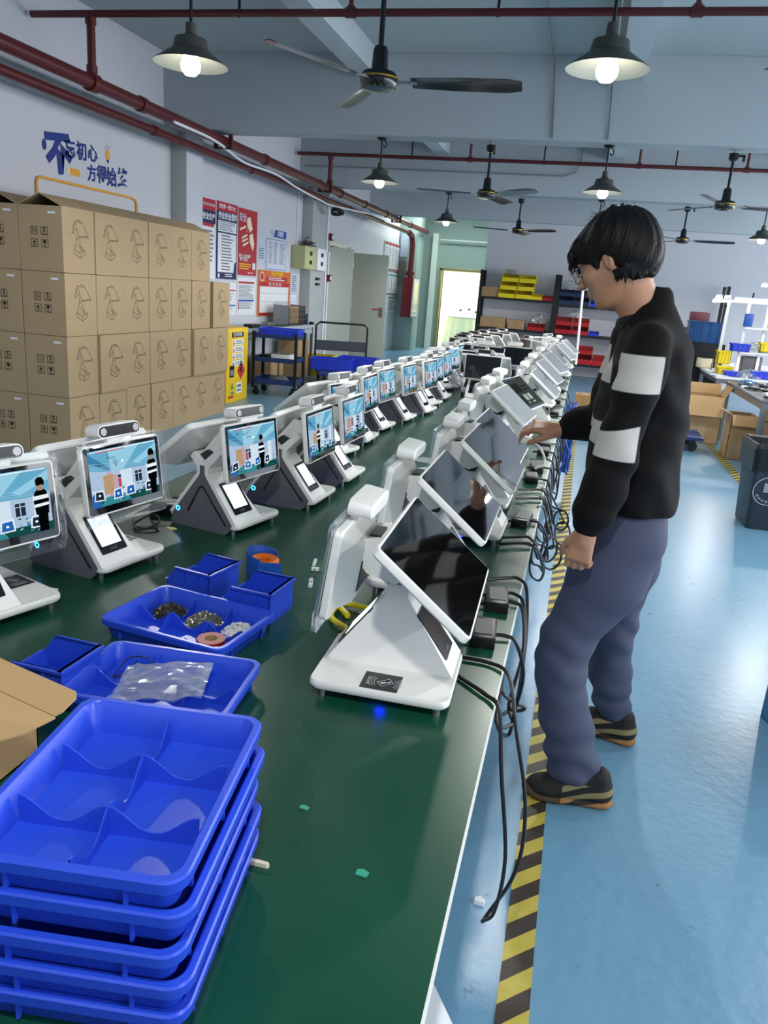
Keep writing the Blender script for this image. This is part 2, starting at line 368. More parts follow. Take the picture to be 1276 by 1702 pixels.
M_FAN = mat('black_fan_enamel', (20, 20, 22), 0.22, 0.3, coat=0.5); M_BRASS = mat('brass_trim', (190, 160, 70), 0.25, 0.9); M_BLADE = mat('dark_glossy_blade', (58, 62, 66), 0.16, 0.55)
def make_fan(label):
    t = thing('ceiling_fan', label, 'fan', (0, 0, 0), 0, 'three-blade ceiling fans')
    bm = B(); lathe(bm, [(0, -0.045), (0.05, -0.045), (0.085, -0.035), (0.098, -0.012), (0.098, 0.018), (0.085, 0.04), (0.04, 0.05), (0.0, 0.05)], 32); obj('motor', bm, M_FAN, t, smooth=True)
    bm = B(); lathe(bm, [(0.099, 0.008), (0.1015, 0.010), (0.1015, 0.016), (0.099, 0.018)], 32)
    for i in range(16):
        a = 2*PI*i/16; cbox(bm, (0.088*math.cos(a), 0.088*math.sin(a), -0.032), (0.008, 0.008, 0.006))
    obj('trim_ring', bm, M_BRASS, t)
    bm = B(); lathe(bm, [(0, 0.16), (0.03, 0.16), (0.038, 0.14), (0.042, 0.06), (0.05, 0.045)], 20); obj('motor_neck', bm, M_FAN, t, smooth=True)
    bm = B(); cyl(bm, (0, 0, 0.15), (0, 0, 0.42), 0.0135); obj('down_rod', bm, M_FAN, t, smooth=True)
    bm = B(); lathe(bm, [(0, 0.40), (0.03, 0.40), (0.046, 0.42), (0.046, 0.47), (0.02, 0.475), (0, 0.475)], 20); box(bm, 0.03, -0.012, 0.44, 0.10, 0.012, 0.462)
    box(bm, 0.085, -0.012, 0.40, 0.105, 0.012, 0.455); obj('hanger_cup', bm, M_FAN, t, smooth=True)
    bm = B(); cyl(bm, (0, 0, 0.47), (0, 0, 0.51), 0.008); cbox(bm, (0, 0, 0.505), (0.11, 0.03, 0.008)); obj('hanger_hook', bm, M_STEEL, t)
    for k in range(3):
        R = Matrix.Rotation(2*PI*k/3, 4, 'Z') @ Matrix.Rotation(math.radians(-12), 4, 'X')
        bm = B(); sec = []
        for i in range(9):
            s = i/8; x = 0.17+0.56*s; w_ = 0.055+0.018*math.sin(min(1, s*1.6)*PI/2); w_ *= 1.0 if s < .97 else 0.72
            sec.append([R @ Vector((x, yy, zz+0.003*math.sin(PI*(yy/w_+.5)))) for yy, zz in ((-w_, 0), (-w_*.5, 0.004), (0, 0.005), (w_*.5, 0.004), (w_, 0), (w_*.5, -0.001), (0, 0.001), (-w_*.5, -0.001))])
        loft(bm, sec); obj('blade', bm, M_BLADE, t, smooth=True)
        bm = B(); M_ = Matrix.Rotation(2*PI*k/3, 4, 'Z'); box(bm, 0.08, -0.018, -0.006, 0.20, 0.018, 0.002, M=M_); cyl(bm, M_ @ Vector((0.17, 0.0, -0.012)), M_ @ Vector((0.17, 0, 0.008)), 0.008)
        obj('blade_arm', bm, M_STEEL, t)
    return t
fan0 = None
for x, y, base, lb in ((-1.19, 4.25, 3, 'large nearest black ceiling fan with gold trim ring, upper middle'), (-1.17, 8.6, 77, 'mid-distance black ceiling fan behind the nearest fan'),
                       (-1.2, 12.9, 83, 'small far black ceiling fan nearest to the green wall'), (1.17, 8.6, 8, 'black ceiling fan right of the person, larger of the two there'),
                       (1.25, 12.9, -5, 'small far black ceiling fan right of the person'), (1.28, 4.25, 205, 'near ceiling fan at the right edge showing only one blade')):
    if fan0 is None: fan0 = make_fan(lb); fan0.location = (x, y, 2.515); fan0.rotation_euler = (0, 0, math.radians(base))
    else: dup(fan0, (x, y, 2.515), math.radians(base), lb)

def pipe(name, paths, r, m, label, cat, group=None, extra=None):
    bm = B()
    for p in paths: tube(bm, p, r, 12, 1)
    if extra: extra(bm)
    return tag(obj(name, bm, m, smooth=True), label, cat, group)
def rings(bm, pts, r, l=0.05):
    for p, d in pts:
        d = Vector(d).normalized(); cyl(bm, Vector(p)-d*l/2, Vector(p)+d*l/2, r, n=16)
t = thing('sprinkler_main_pipe', 'thick red sprinkler main pipe running along the left wall', 'pipe', (0, 0, 0))
bm = B(); tube(bm, [(-4.2, -2, 2.95), (-4.2, 20.5, 2.95)], 0.056, 16, 1); obj('pipe_run', bm, M_PIPE, t, smooth=True)
for y in (4.9, 7.0, 9.9, 13.1, 14.6, 16.2, 18.5):
    bm = B(); rings(bm, [((-4.2, y, 2.95), (0, 1, 0))], 0.068, 0.09); obj('coupling', bm, M_PIPE, t, smooth=True)
for y in (8.7, 12.3, 17.1):
    bm = B(); box(bm, -4.29, y-0.02, 2.87, -4.11, y+0.02, 2.89); box(bm, -4.13, y-0.02, 2.87, -4.09, y+0.02, 3.05); box(bm, -4.31, y-0.02, 2.87, -4.27, y+0.02, 3.05); obj('hanger_bracket', bm, mat('dark_red_bracket', (84, 22, 26), 0.5), t)
t = thing('sprinkler_lower_pipe', 'thinner red pipe below the main pipe along the left wall', 'pipe', (0, 0, 0))
bm = B(); tube(bm, [(-4.42, -2, 2.84), (-4.42, 19.5, 2.84)], 0.042, 14, 1); obj('pipe_run', bm, M_PIPE, t, smooth=True)
for y in (5.2, 7.6, 10.0, 14.4):
    bm = B(); rings(bm, [((-4.42, y, 2.84), (0, 1, 0))], 0.052, 0.08); obj('coupling', bm, M_PIPE, t, smooth=True)
for y, lb in ((6.25, 'near red branch pipe crossing under the ceiling at the top'), (12.5, 'far red branch pipe crossing behind the middle beam')):
    t = thing('sprinkler_branch_pipe', lb, 'pipe', (0, 0, 0), 0, 'red sprinkler branch pipes')
    bm = B(); tube(bm, [(-4.75, y, 3.45), (8.5, y, 3.45)], 0.027, 12, 1); obj('pipe_run', bm, M_PIPE, t, smooth=True)
    bm = B(); tube(bm, [(-4.2, y, 2.98), (-4.2, y, 3.45)], 0.034, 12, 1); rings(bm, [((-4.2, y, 3.05), (0, 0, 1)), ((-4.2, y, 3.40), (0, 0, 1))], 0.044, 0.05); rings(bm, [((-4.2, y, 2.95), (0, 1, 0))], 0.074, 0.1); obj('riser', bm, M_PIPE, t, smooth=True)
    for x in (-2.0, 0.45, 1.9, 3.9):
        bm = B(); tube(bm, [(x, y, 3.45), (x, y, 3.78)], 0.018, 8, 1); rings(bm, [((x, y, 3.47), (0, 0, 1))], 0.03, 0.05); rings(bm, [((x, y, 3.45), (1, 0, 0))], 0.036, 0.08); obj('drop_pipe', bm, M_PIPE, t, smooth=True)
    for x in (-2.9, -0.9, 0.95, 3.0):
        bm = B(); tube(bm, [(x, y, 3.42), (x, y, 3.78)], 0.011, 8, 1); obj('hanger_rod', bm, M_IRON, t, smooth=True)
# conduits on ceiling and beams
M_COND = mat('grey_conduit', (140, 146, 148), 0.5)
pipe('ceiling_conduit', [[(-0.62, 4.6, 3.74), (-0.62, 8.40, 3.74), (-0.575, 8.43, 3.35), (-0.55, 8.43, 3.04)]], 0.011, M_COND, 'grey conduit down the face of the middle beam, left of the near right lamp', 'conduit', 'grey ceiling conduits')
pipe('ceiling_conduit', [[(-0.06, 4.6, 3.52), (-0.05, 8.42, 3.5), (-0.02, 8.43, 3.04)]], 0.010, M_COND, 'grey conduit down the middle beam behind the near right lamp', 'conduit', 'grey ceiling conduits')
pipe('ceiling_conduit', [[(-4.7, 12.70, 3.30), (-0.6, 12.70, 3.30), (-0.42, 12.70, 3.36), (-0.36, 12.70, 3.55), (-0.36, 12.7, 3.78)]], 0.012, M_COND, 'grey conduit running along the far beam with a bend at its end', 'conduit', 'grey ceiling conduits')
pipe('ceiling_conduit', [[(-4.0, 21.4, 2.85), (-2.25, 21.4, 2.85)]], 0.02, mat('white_conduit', (225, 228, 225), 0.5), 'white pipe high on the pale green far wall', 'conduit')
pipe('wall_cable', [catmull([(-4.15, 7.5, 2.91), (-4.15, 8.4, 2.90), (-4.26, 9.4, 2.84), (-4.27, 10.4, 2.86), (-4.30, 11.4, 2.80), (-4.30, 12.4, 2.76), (-4.32, 13.2, 2.76), (-4.2, 16, 2.88)], 8)], 0.014, M_PAPER, 'white cable sagging along the red main pipe', 'cable')
bm = B()
for k in range(3): tube(bm, [(-4.3+0.1*math.cos(a), 13.3+0.14*math.sin(a), 2.66+0.02*k+0.03*math.cos(a*1.3)) for a in [i*PI/4+k for i in range(9)]], 0.012, 6, 4)
tag(obj('cable_coil', bm, M_CABLE, smooth=True), 'coil of black cable hanging from the red pipes above the fuse boxes', 'cable')
t = thing('hydrant_pipe', 'vertical dark red fire pipe in the far left corner', 'pipe', (0, 0, 0))
bm = B(); tube(bm, [(-4.42, 19.4, 2.84), (-4.42, 19.7, 2.80), (-4.40, 19.8, 2.6), (-4.40, 19.8, 1.5)], 0.07, 12, 1); rings(bm, [((-4.40, 19.8, 1.9), (0, 0, 1))], 0.11, 0.1); obj('pipe_run', bm, M_PIPE, t, smooth=True)
# ================================================================ long assembly table
TZ = 0.75
def mat_green():
    m = bpy.data.materials.new('green_table_mat'); m.use_nodes = True; nt = m.node_tree; b = nt.nodes['Principled BSDF']
    tc = nt.nodes.new('ShaderNodeTexCoord'); n = nt.nodes.new('ShaderNodeTexNoise'); n.inputs['Scale'].default_value = 2.0; n.inputs['Detail'].default_value = 6
    nt.links.new(tc.outputs['Object'], n.inputs[0]); r = nt.nodes.new('ShaderNodeValToRGB')
    r.color_ramp.elements[0].position = 0.35; r.color_ramp.elements[0].color = lin((10, 62, 42))+(1,); r.color_ramp.elements[1].position = 0.7; r.color_ramp.elements[1].color = lin((18, 76, 54))+(1,)
    nt.links.new(n.outputs['Fac'], r.inputs[0]); nt.links.new(r.outputs[0], b.inputs['Base Color'])
    mr = nt.nodes.new('ShaderNodeMapRange'); mr.inputs[3].default_value = 0.2; mr.inputs[4].default_value = 0.36; nt.links.new(n.outputs['Fac'], mr.inputs[0]); nt.links.new(mr.outputs[0], b.inputs['Roughness'])
    b.inputs['Specular IOR Level'].default_value = 0.5
    return m
M_MAT = mat_green()
table = thing('assembly_table', 'long green-topped assembly table with white edge under the two rows of kiosks', 'table', (0, 0, 0))
for y0, y1 in ((-0.3, 2.683), (2.689, 5.69), (5.696, 8.69), (8.696, 10.7)):
    bm = B(); box(bm, -1.42, y0, TZ-0.03, -0.064, y1, TZ-0.002); obj('tabletop', bm, M_WHITE, table)
    bm = B(); box(bm, -1.419, y0+.001, TZ-0.002, -0.066, y1-.001, TZ); obj('table_mat', bm, M_MAT, table)
    for x in (-1.38, -0.15):
        for y in (y0+0.06, y1-0.06):
            bm = B(); box(bm, x-0.02, y-0.02, 0.0, x+0.02, y+0.02, TZ-0.03); obj('leg', bm, M_PAPER, table)
    bm = B()
    for x in (-1.38, -0.15): box(bm, x-0.015, y0+.06, 0.12, x+0.015, y1-.06, 0.15); box(bm, x-0.015, y0+.06, 0.66, x+0.015, y1-.06, 0.72)
    obj('side_rail', bm, M_PAPER, table)

# ================================================================ dual-screen kiosks
scr_mats = {}
def screen_mesh(W_, H_, var):
    """flat picture shown on a lit screen: the hall seen by the kiosk's camera"""
    cols = dict(sky=((104, 176, 208), 1.0), sky2=((150, 206, 230), 1.05), sky3=((70, 140, 186), .9), wall=((178, 200, 226), 1.0), wal2=((206, 222, 236), 1.1), tan=((196, 164, 120), .9), blk=((16, 17, 20), .3), wht=((226, 236, 244), 1.15),
                dk=((44, 62, 84), .6), teal=((56, 150, 160), .9), red=((214, 80, 104), .9), blue=((46, 110, 190), .9), grn=((26, 92, 84), .7), glow=((255, 255, 255), 2.2), skin=((206, 150, 120), .8), pink=((210, 176, 196), .9))
    names = list(cols); ms = [emis('screen_'+k, *cols[k]) for k in names]
    bm = B(); lay = [0.0]
    def q(x0, y0, x1, y1, c, pts=None):
        lay[0] += 0.00002; M = Matrix.Translation((0, 0, lay[0]))
        P = pts or [(x0, y0), (x1, y0), (x1, y1), (x0, y1)]
        poly(bm, [((p[0]-.5)*W_, (p[1]-.5)*H_, 0) for p in P], names.index(c), M)
    def ln(x0, y0, x1, y1, w, c):
        d = math.hypot(x1-x0, y1-y0); nx, ny = -(y1-y0)/d*w/2, (x1-x0)/d*w/2; q(0, 0, 0, 0, c, [(x0-nx, y0-ny), (x1-nx, y1-ny), (x1+nx, y1+ny), (x0+nx, y0+ny)])
    def disc(x, y, r, c, a=1.4, n=14): q(0, 0, 0, 0, c, [(x+r*math.cos(t), y+r*a*math.sin(t)) for t in [2*PI*i/n for i in range(n)]])
    if var == 'card':
        q(0, 0, 1, 1, 'wht'); return bm, ms
    R = random.Random(var*7)
    q(0, 0, 1, 1, 'sky')
    q(0, 0, 0, 0, 'sky2', [(.30, .50), (.42, .50), (.75, 1), (.28, 1)]); q(0, 0, 0, 0, 'sky3', [(0, .80), (.25, .62), (.3, .64), (0, .96)]); q(0, 0, 0, 0, 'sky2', [(.7, .62), (1, .8), (1, .95), (.62, .68)])
    q(0, 0, 0, 0, 'wall', [(0, .12), (1, .14), (1, .60), (.78, .56), (.5, .585), (.2, .61), (0, .66)]); q(.42, .14, .60, .57, 'wal2'); q(.82, .14, .90, .58, 'wal2'); q(.24, .14, .30, .6, 'pink')
    for y0, y1 in ((.62, .57), (.66, .60), (.72, .635)): ln(0, y0+.06, 1, y1, .006, 'wall')
    for i in range(4):
        x = R.uniform(.08, .9); y = R.uniform(.70, .9); ln(x, y, x+R.uniform(-.14, .14), y+R.uniform(-.06, .06), .008, 'dk'); ln(x, y, x+.05, y+R.uniform(.02, .07), .006, 'dk'); ln(x, y, x+.004, y+.09, .005, 'dk')
    for x0 in (.33, .64):
        q(x0, .30, x0+.10, .50, 'dk'); q(x0, .44, x0+.10, .45, 'wal2'); q(x0+.045, .30, x0+.053, .50, 'wal2')
    bx = R.uniform(.05, .18); q(bx, .20, bx+.14, .54, 'tan')
    for i in range(3): ln(bx, .28+.08*i, bx+.14, .285+.08*i, .005, 'pink')
    q(bx+.14, .22, bx+.20, .52, 'pink'); q(bx+.21, .24, bx+.25, .44, 'red')
    q(0, 0, 1, .13, 'grn'); q(0, 0, 0, 0, 'teal', [(.1, 0), (.55, 0), (.48, .15), (.2, .15)]); q(0, 0, 0, 0, 'blue', [(0, 0), (.13, 0), (.10, .22), (.04, .26), (0, .22)])
    for i in range(60):
        x = R.random()*.95; y = R.uniform(.02, .27); w = R.uniform(.008, .035); h = R.uniform(.01, .045); t = R.uniform(-.012, .012)
        q(0, 0, 0, 0, R.choice(['wht', 'dk', 'blue', 'wall', 'sky3', 'wal2', 'teal', 'wall']), [(x, y), (x+w, y+t), (x+w+t, y+h), (x+t, y+h)])
    for i in range(4):
        x = .04+.23*i+R.uniform(-.04, .04); s = R.uniform(.11, .16); yy = R.uniform(.07, .12); t = R.uniform(-.02, .03)
        q(0, 0, 0, 0, 'wht', [(x, yy), (x+s, yy+t), (x+s-.01, yy+.19+t), (x+.015, yy+.18)]); q(0, 0, 0, 0, R.choice(['dk', 'blue', 'sky3']), [(x+.015, yy+.02), (x+s-.015, yy+.02+t), (x+s-.025, yy+.165+t), (x+.028, yy+.16)]); disc(x+s*.5, yy+.09, .014, 'glow', 1.2, 8)
    px, py, k = {1: (.90, -.02, 1.15), 2: (.66, 0, 1.0), 3: (.36, .02, .95), 4: (.62, .02, .7)}.get(var, (.5, 0, 1)); k *= .84
    def pp(*v): return [(px+a*k, py+b*k) for a, b in v]
    q(0, 0, 0, 0, 'blk', pp((-.045, .02), (.05, .02), (.06, .34), (-.045, .34))); q(0, 0, 0, 0, 'blk', pp((-.065, .30), (.07, .30), (.085, .56), (.06, .68), (.02, .72), (-.03, .71), (-.065, .66), (-.08, .52)))
    q(0, 0, 0, 0, 'wht', pp((-.078, .54), (.083, .55), (.08, .615), (-.072, .605))); q(0, 0, 0, 0, 'wht', pp((-.072, .42), (.078, .44), (.08, .485), (-.076, .47)))
    q(0, 0, 0, 0, 'skin', pp((-.022, .69), (.026, .69), (.034, .80), (-.026, .80))); q(0, 0, 0, 0, 'blk', pp((-.04, .78), (-.02, .77), (.02, .785), (.045, .76), (.052, .84), (.03, .90), (-.01, .91), (-.042, .87)))
    disc(R.uniform(.3, .5), .74, .013, 'glow'); q(.02, .972, .98, .99, 'wht'); q(.1, .955, .5, .972, 'red')
    for i in range(9): q(.2+.05*i, .012, .21+.05*i, .024, 'dk')
    return bm, ms
def ops_mesh(W_, H_):
    bm = B(); ms = [emis('panel_ui_dim', (92, 104, 100), 0.5), emis('panel_ui_card', (196, 214, 206), 0.8), emis('panel_ui_line', (60, 66, 66), 0.5)]
    poly(bm, [(-W_/2, -H_/2, 0), (W_/2, -H_/2, 0), (W_/2, H_/2, 0), (-W_/2, H_/2, 0)], 0)
    for x0, y0, x1, y1, c in ((.30, .2, .46, .42, 1), (.52, .2, .70, .42, 1), (.30, .08, .36, .15, 1), (.55, .08, .7, .14, 1), (.1, .5, .5, .85, 2), (.55, .55, .9, .6, 2), (.55, .68, .9, .73, 2), (.1, .1, .22, .42, 2)):
        poly(bm, [((x-.5)*W_, (y-.5)*H_, 0.0002) for x, y in ((x0, y0), (x1, y0), (x1, y1), (x0, y1))], c)
    return bm, ms
def screen_frame(side, x0, z0, tilt, Hh):
    """matrix with x along the bottom edge seen from the front, y up the screen, z out of the glass"""
    s = side
    up = Vector((-s*math.sin(tilt), 0, math.cos(tilt))); xr = Vector((0, s, 0))
    z = xr.cross(up)
    c = Vector((s*x0, 0, z0))+up*(Hh/2)
    return Matrix(((xr.x, up.x, z.x, c.x), (xr.y, up.y, z.y, c.y), (xr.z, up.z, z.z, c.z), (0, 0, 0, 1)))
FS = dict(x0=0.116, z0=0.166, tilt=0.121, W=0.265, H=0.174)
BS = dict(x0=0.164, z0=0.198, tilt=0.886, W=0.363, H=0.221)
def screen_body(t, side, P, name, var=None, glass=M_GLASS):
    M = screen_frame(side, P['x0'], P['z0'], P['tilt'], P['H']); W_, H_ = P['W'], P['H']
    bm = B(); L = []
    def lp(w, h, r, z, dy=0): return [M @ Vector((x, y+dy, z)) for x, y in rrect(w, h, r)]
    dpt = 0.016 if side > 0 else 0.018
    loft(bm, [lp(W_*.40, H_*.5, .006, -dpt*2.6, -.01), lp(W_*.52, H_*.66, .008, -dpt*2.5, -.01), lp(W_-.035, H_-.03, .01, -dpt*1.05), lp(W_-.006, H_-.006, .012, -dpt), lp(W_, H_, .013, -dpt*.8), lp(W_, H_, .013, -.002), lp(W_-.003, H_-.003, .012, 0)])
    o = obj(name, bm, M_WHITE, t, smooth=True)
    bm = B(); loft(bm, [lp(W_-.010, H_-.010, .006, -.001), lp(W_-.010, H_-.010, .006, .0008)]); obj('screen_glass', bm, glass, o)
    if side > 0:
        bm = B(); box(bm, -W_*.16, -H_*.30, -dpt*2.72, W_*.16, H_*.05, -dpt*2.55, M=M); obj('vent', bm, M_BLK, o)
        if var:
            bm, ms = screen_mesh(W_-.034, H_-.036, var)
            for v in bm.verts: v.co = M @ (v.co+Vector((0, .004, .0012)))
            obj('display', bm, ms, o)
    else:
        bm = B(); box(bm, -W_*.34, H_*.12, -dpt*1.3, -W_*.08, H_*.30, -dpt*1.05, M=M)
        prism(bm, [(-W_*.36, H_*.36), (-W_*.05, H_*.36), (-W_*.12, H_*.24), (-W_*.30, H_*.24)], -dpt*1.6, -dpt*1.02, 'z', 0, M)
        obj('vent', bm, M_BLK, o)
        if var == 'ui':
            bm, ms = ops_mesh(W_-.04, H_-.04)
            for v in bm.verts: v.co = M @ (v.co+Vector((0, .002, .0012)))
            obj('display', bm, ms, o)
    return o, M
def wrap_mesh(M, W_, H_, d0, d1, seed):
    """loose clear bag around a screen"""
    bm = B(); R = random.Random(seed); loops = []
    n = 28
    for k, (z, g) in enumerate(((d1, -.012), (d1*.7, .004), (0, .012), (.008, .008), (.012, -.008))):
        pts = rrect(W_+2*g, H_+2*g+.02, .02, 6)
        loops.append([M @ Vector((x+R.uniform(-.004, .004), y-.006+R.uniform(-.004, .004), z+R.uniform(-.003, .003))) for x, y in pts])
    loft(bm, loops, False, False); return bm
def make_kiosk(label, lit=True, var=1, ops=None, wrap=False, group='kiosks along the left row'):
    t = thing('face_recognition_kiosk', label, 'kiosk', (0, 0, 0), 0, group)
    # thin base plate, rounded
    bm = B(); P = [(x, y+.0065) for x, y in rrect(.268, .227, .020)]; loft(bm, [[(x*.97, y*.97, .020) for x, y in P], [(x, y, .026) for x, y in P], [(x, y, .034) for x, y in P], [(x*.985, y*.985, .038) for x, y in P]])
    bp = obj('base_plate', bm, M_WHITE, t, smooth=True)
    bm = B(); M = frame_M((0.0, 0.084, 0.0385), (-1, 0, 0), (0, -1, 0))
    poly(bm, [M @ Vector(p) for p in ((-.036, -.030, 0), (.036, -.030, 0), (.036, .034, 0), (-.036, .034, 0))], 0)
    for s in (1, -1):
        for r in (.026, .032, .038):
            A = [(s*r*math.cos(a)*.8, r*math.sin(a)*.8) for a in [math.radians(-38+76*i/6) for i in range(7)]]; Bq = [(s*(r+.0016)*math.cos(a)*.8, (r+.0016)*math.sin(a)*.8) for a in [math.radians(-38+76*i/6) for i in range(7)]]
            for i in range(6): poly(bm, [M @ Vector((p[0]+.008, p[1], .0003)) for p in (A[i], A[i+1], Bq[i+1], Bq[i])], 1)
    Q = Matrix.Translation((.008, 0, .0003)) @ Matrix.Rotation(.7, 4, 'Z')
    for x0, y0, x1, y1, c in ((-.014, -.009, .014, .009, 1), (-.0125, -.0075, .0125, .0075, 0), (-.01, -.003, .002, .004, 1), (.003, -.005, .010, .001, 1)):
        poly(bm, [M @ Q @ Vector((x, y, .0002*(1+(c == 1 and abs(x0) < .011)))) for x, y in ((x0, y0), (x1, y0), (x1, y1), (x0, y1))], c)
    add_text(bm, '刷卡感应区', .006, M @ Matrix.Translation((-.024, 0, .0006)) @ Matrix.Rotation(PI/2, 4, 'Z'), 1, .02)
    obj('card_reader_mark', bm, [M_BLK, mat('silver_print', (190, 192, 194), .5)], bp)
    # wedge body, white
    bm = B()
    ya, yb, yc = -.107, .022, -.012
    base = [(-.128, .036), (-.022, .176), (-.022, .196), (-.046, .224), (-.034, .238), (-.004, .214), (.004, .214), (.058, .262), (.072, .248), (.022, .196), (.022, .176), (.128, .036)]
    def yfar(x, z): return yb-(z-.036)/.14*(yb-yc) if z < .18 else yc
    A = [bm.verts.new((x, ya, z)) for x, z in base]; D = [bm.verts.new((x, yfar(x, z), z)) for x, z in base]
    n = len(base); bm.faces.new(A); bm.faces.new(D[::-1])
    for i in range(n): bm.faces.new((A[i], A[(i+1) % n], D[(i+1) % n], D[i]))
    body = obj('stand_body', bm, M_WHITE, t)
    # grey side cover on the side away from the plate
    bm = B(); prism(bm, [(-.120, .008), (-.104, .0), (.084, .0), (.100, .012), (.112, .034), (.012, .166), (.007, .176), (.007, .200), (-.007, .200), (-.007, .176), (-.012, .166), (-.112, .036)], -.1085, -.100)
    sc_ = obj('side_cover', bm, M_GREYP, t, bevel=.002)
    bm = B(); tri = [(-.058, .052), (-.008, .138), (.006, .138), (.094, .030)]
    inn = [(-.050, .050), (-.006, .131), (.004, .131), (.088, .028)]
    for P_, y_ in ((tri, -.1202), ): pass
    for i in range(3): poly(bm, [(tri[i][0], -.1092, tri[i][1]), (tri[i+1][0], -.1092, tri[i+1][1]), (inn[i+1][0], -.1092, inn[i+1][1]), (inn[i][0], -.1092, inn[i][1])])
    obj('panel_groove', bm, M_BLK, sc_)
    bm = B()
    for i in range(20):
        a, b_ = 2*PI*i/20, 2*PI*(i+1)/20
        poly(bm, [(-.093+r*math.cos(q), -.1094, .052+r*math.sin(q)) for r, q in ((.0045, a), (.0085, a), (.0085, b_), (.0045, b_))])
    obj('power_button', bm, emis('blue_led', (60, 190, 255), 4.0), sc_)
    # feet and the blue under-light
    for x, y in ((-.11, .10), (.11, .10), (-.105, -.085), (.10, -.085)):
        bm = B(); cyl(bm, (x, y, 0), (x, y, .022), .0075); obj('foot', bm, M_STEEL, t, smooth=True)
    bm = B(); box(bm, -.10, -.08, .009, .10, .095, .020); o = obj('underside_tray', bm, M_BLK, t)
    bm = B(); box(bm, -.012, .0955, .011, .004, .0965, .017); obj('blue_light', bm, emis('blue_underlight', (10, 20, 255), 45.0), o)
    # small panels on the two slopes
    sl = math.atan2(.14, .106)
    for s in (1, -1):
        c = Vector((s*.077, -.044, .104)); up = Vector((-s*math.cos(sl), 0, math.sin(sl))); xr = Vector((0, s, 0)); zn = xr.cross(up)
        M = Matrix(((xr.x, up.x, zn.x, c.x), (xr.y, up.y, zn.y, c.y), (xr.z, up.z, zn.z, c.z), (0, 0, 0, 1)))
        bm = B(); loft(bm, [[M @ Vector((x, y, z)) for x, y in rrect(.084, .108, .003, 2)] for z in (-.001, .0018)])
        o = obj('slope_panel', bm, M_GLASS if s > 0 else mat('dull_black_glass', (8, 8, 9), .25), t)
        if s > 0 and lit:
            bm, ms = screen_mesh(.066, .080, 'card')
            for v in bm.verts: v.co = M @ (v.co+Vector((0, .006, .0020)))
            obj('number_display', bm, emis('white_backlit_display', (226, 236, 250), 1.5), o)
        bm = B(); add_text(bm, '餐消机', .008, M @ Matrix.Translation((0, -.045, .0022)), 0, .01); obj('lettering', bm, mat('grey_print', (90, 92, 95), .6), o)
    # dark fill that makes the recess between the arms dark
    bm = B(); prism(bm, [(-.018, .205), (.018, .205), (.034, .232), (0, .246), (-.026, .228)], -.09, .0); obj('throat_fill', bm, M_NAVY if False else mat('charcoal_plastic', (40, 44, 52), .5), t)
    # hinge blocks to both screens
    bm = B(); prism(bm, [(-.022, .232), (.0, .222), (.052, .236), (.072, .262), (.060, .296), (.036, .300)], -.075, .035); obj('hinge_block', bm, M_WHITE, t, bevel=.004)
    bm = B(); box(bm, .036, -.045, .299, .058, .012, .3035); obj('hinge_slot', bm, M_BLK, t)
    cs, Mf = screen_body(t, 1, FS, 'customer_screen', var if lit else None)
    bs, Mb = screen_body(t, -1, BS, 'operator_screen', ops, glass=M_GLASS if ops != 'pale' else mat('pale_filmed_glass', (150, 154, 156), .15, coat=.5))
    # camera bar on a short post
    bm = B(); box(bm, -.040, .085, -.020, .040, .099, -.006, M=Mf); obj('camera_mount', bm, M_WHITE, t)
    bm = B(); L = []
    for z, r, k in ((-.050, .011, .128), (-.046, .0155, .138), (-.006, .0165, .142), (-.002, .0155, .140)):
        L.append([Mf @ Vector((x, y+.114, z)) for x, y in rrect(k, r*2, r-.0005, 8)])
    loft(bm, L); cb = obj('camera_bar', bm, M_WHITE, t, smooth=True)
    bm = B(); loft(bm, [[Mf @ Vector((x, y+.114, z)) for x, y in rrect(.134, .0255, .0125, 8)] for z in (-.002, -.0004)]); cg = obj('camera_glass', bm, M_BLK, cb)
    for x in (-.054, .054):
        bm = B(); lathe(bm, [(0, 0), (.0095, 0), (.0095, .0008), (.008, .0012), (0, .0012)], 20)
        for v in bm.verts: v.co = Mf @ (v.co+Vector((x, .114, -.0004)))
        obj('lens', bm, mat('frosted_lens', (186, 186, 190), .3), cb)
    if wrap:
        bm = wrap_mesh(Mf, FS['W'], FS['H'], -.05, .0, 5); obj('plastic_wrap', bm, film(), t, smooth=True)
    return t
near = [make_kiosk('first lit kiosk at the left picture edge, cut off by the frame', True, 1),
        make_kiosk('second lit kiosk from the left edge, person cut off at its screen border', True, 1),
        make_kiosk('lit kiosk with black cable coiled behind it, full person on its screen', True, 2),
        make_kiosk('fourth lit kiosk in the left row, turned edge-on with dark figure on its screen', True, 3)]
Lpos = [(-1.217, 1.331, -.335), (-1.168, 1.697, -.201), (-1.022, 2.161, -.225), (-.934, 2.514, -.04)]
for k, p in zip(near, Lpos): k.location = (p[0], p[1], TZ); k.rotation_euler = (0, 0, p[2])
v4 = make_kiosk('fifth lit kiosk in the left row, narrow bright bluish screen', True, 4); v4.location = (-.925, 2.888, TZ); v4.rotation_euler = (0, 0, -.037)
ords = ['sixth', 'seventh', 'eighth', 'ninth', 'tenth', 'eleventh', 'twelfth', 'thirteenth', 'fourteenth', 'fifteenth', 'sixteenth']
for i, p in enumerate([(-1.082, 3.32, -.22), (-1.074, 3.685, 0), (-1.085, 4.078, -.1), (-1.042, 4.451, -.081), (-.994, 4.847, -.123), (-1.022, 5.186, -.224), (-1.015, 5.59, -.052), (-1.08, 6.2, -.35), (-1.08, 6.68, -.074), (-1.02, 7.12, -.127)]):
    dup(near[3] if i % 2 else v4, (p[0], p[1], TZ), p[2], ords[i]+' lit kiosk in the left row counted from the near end')
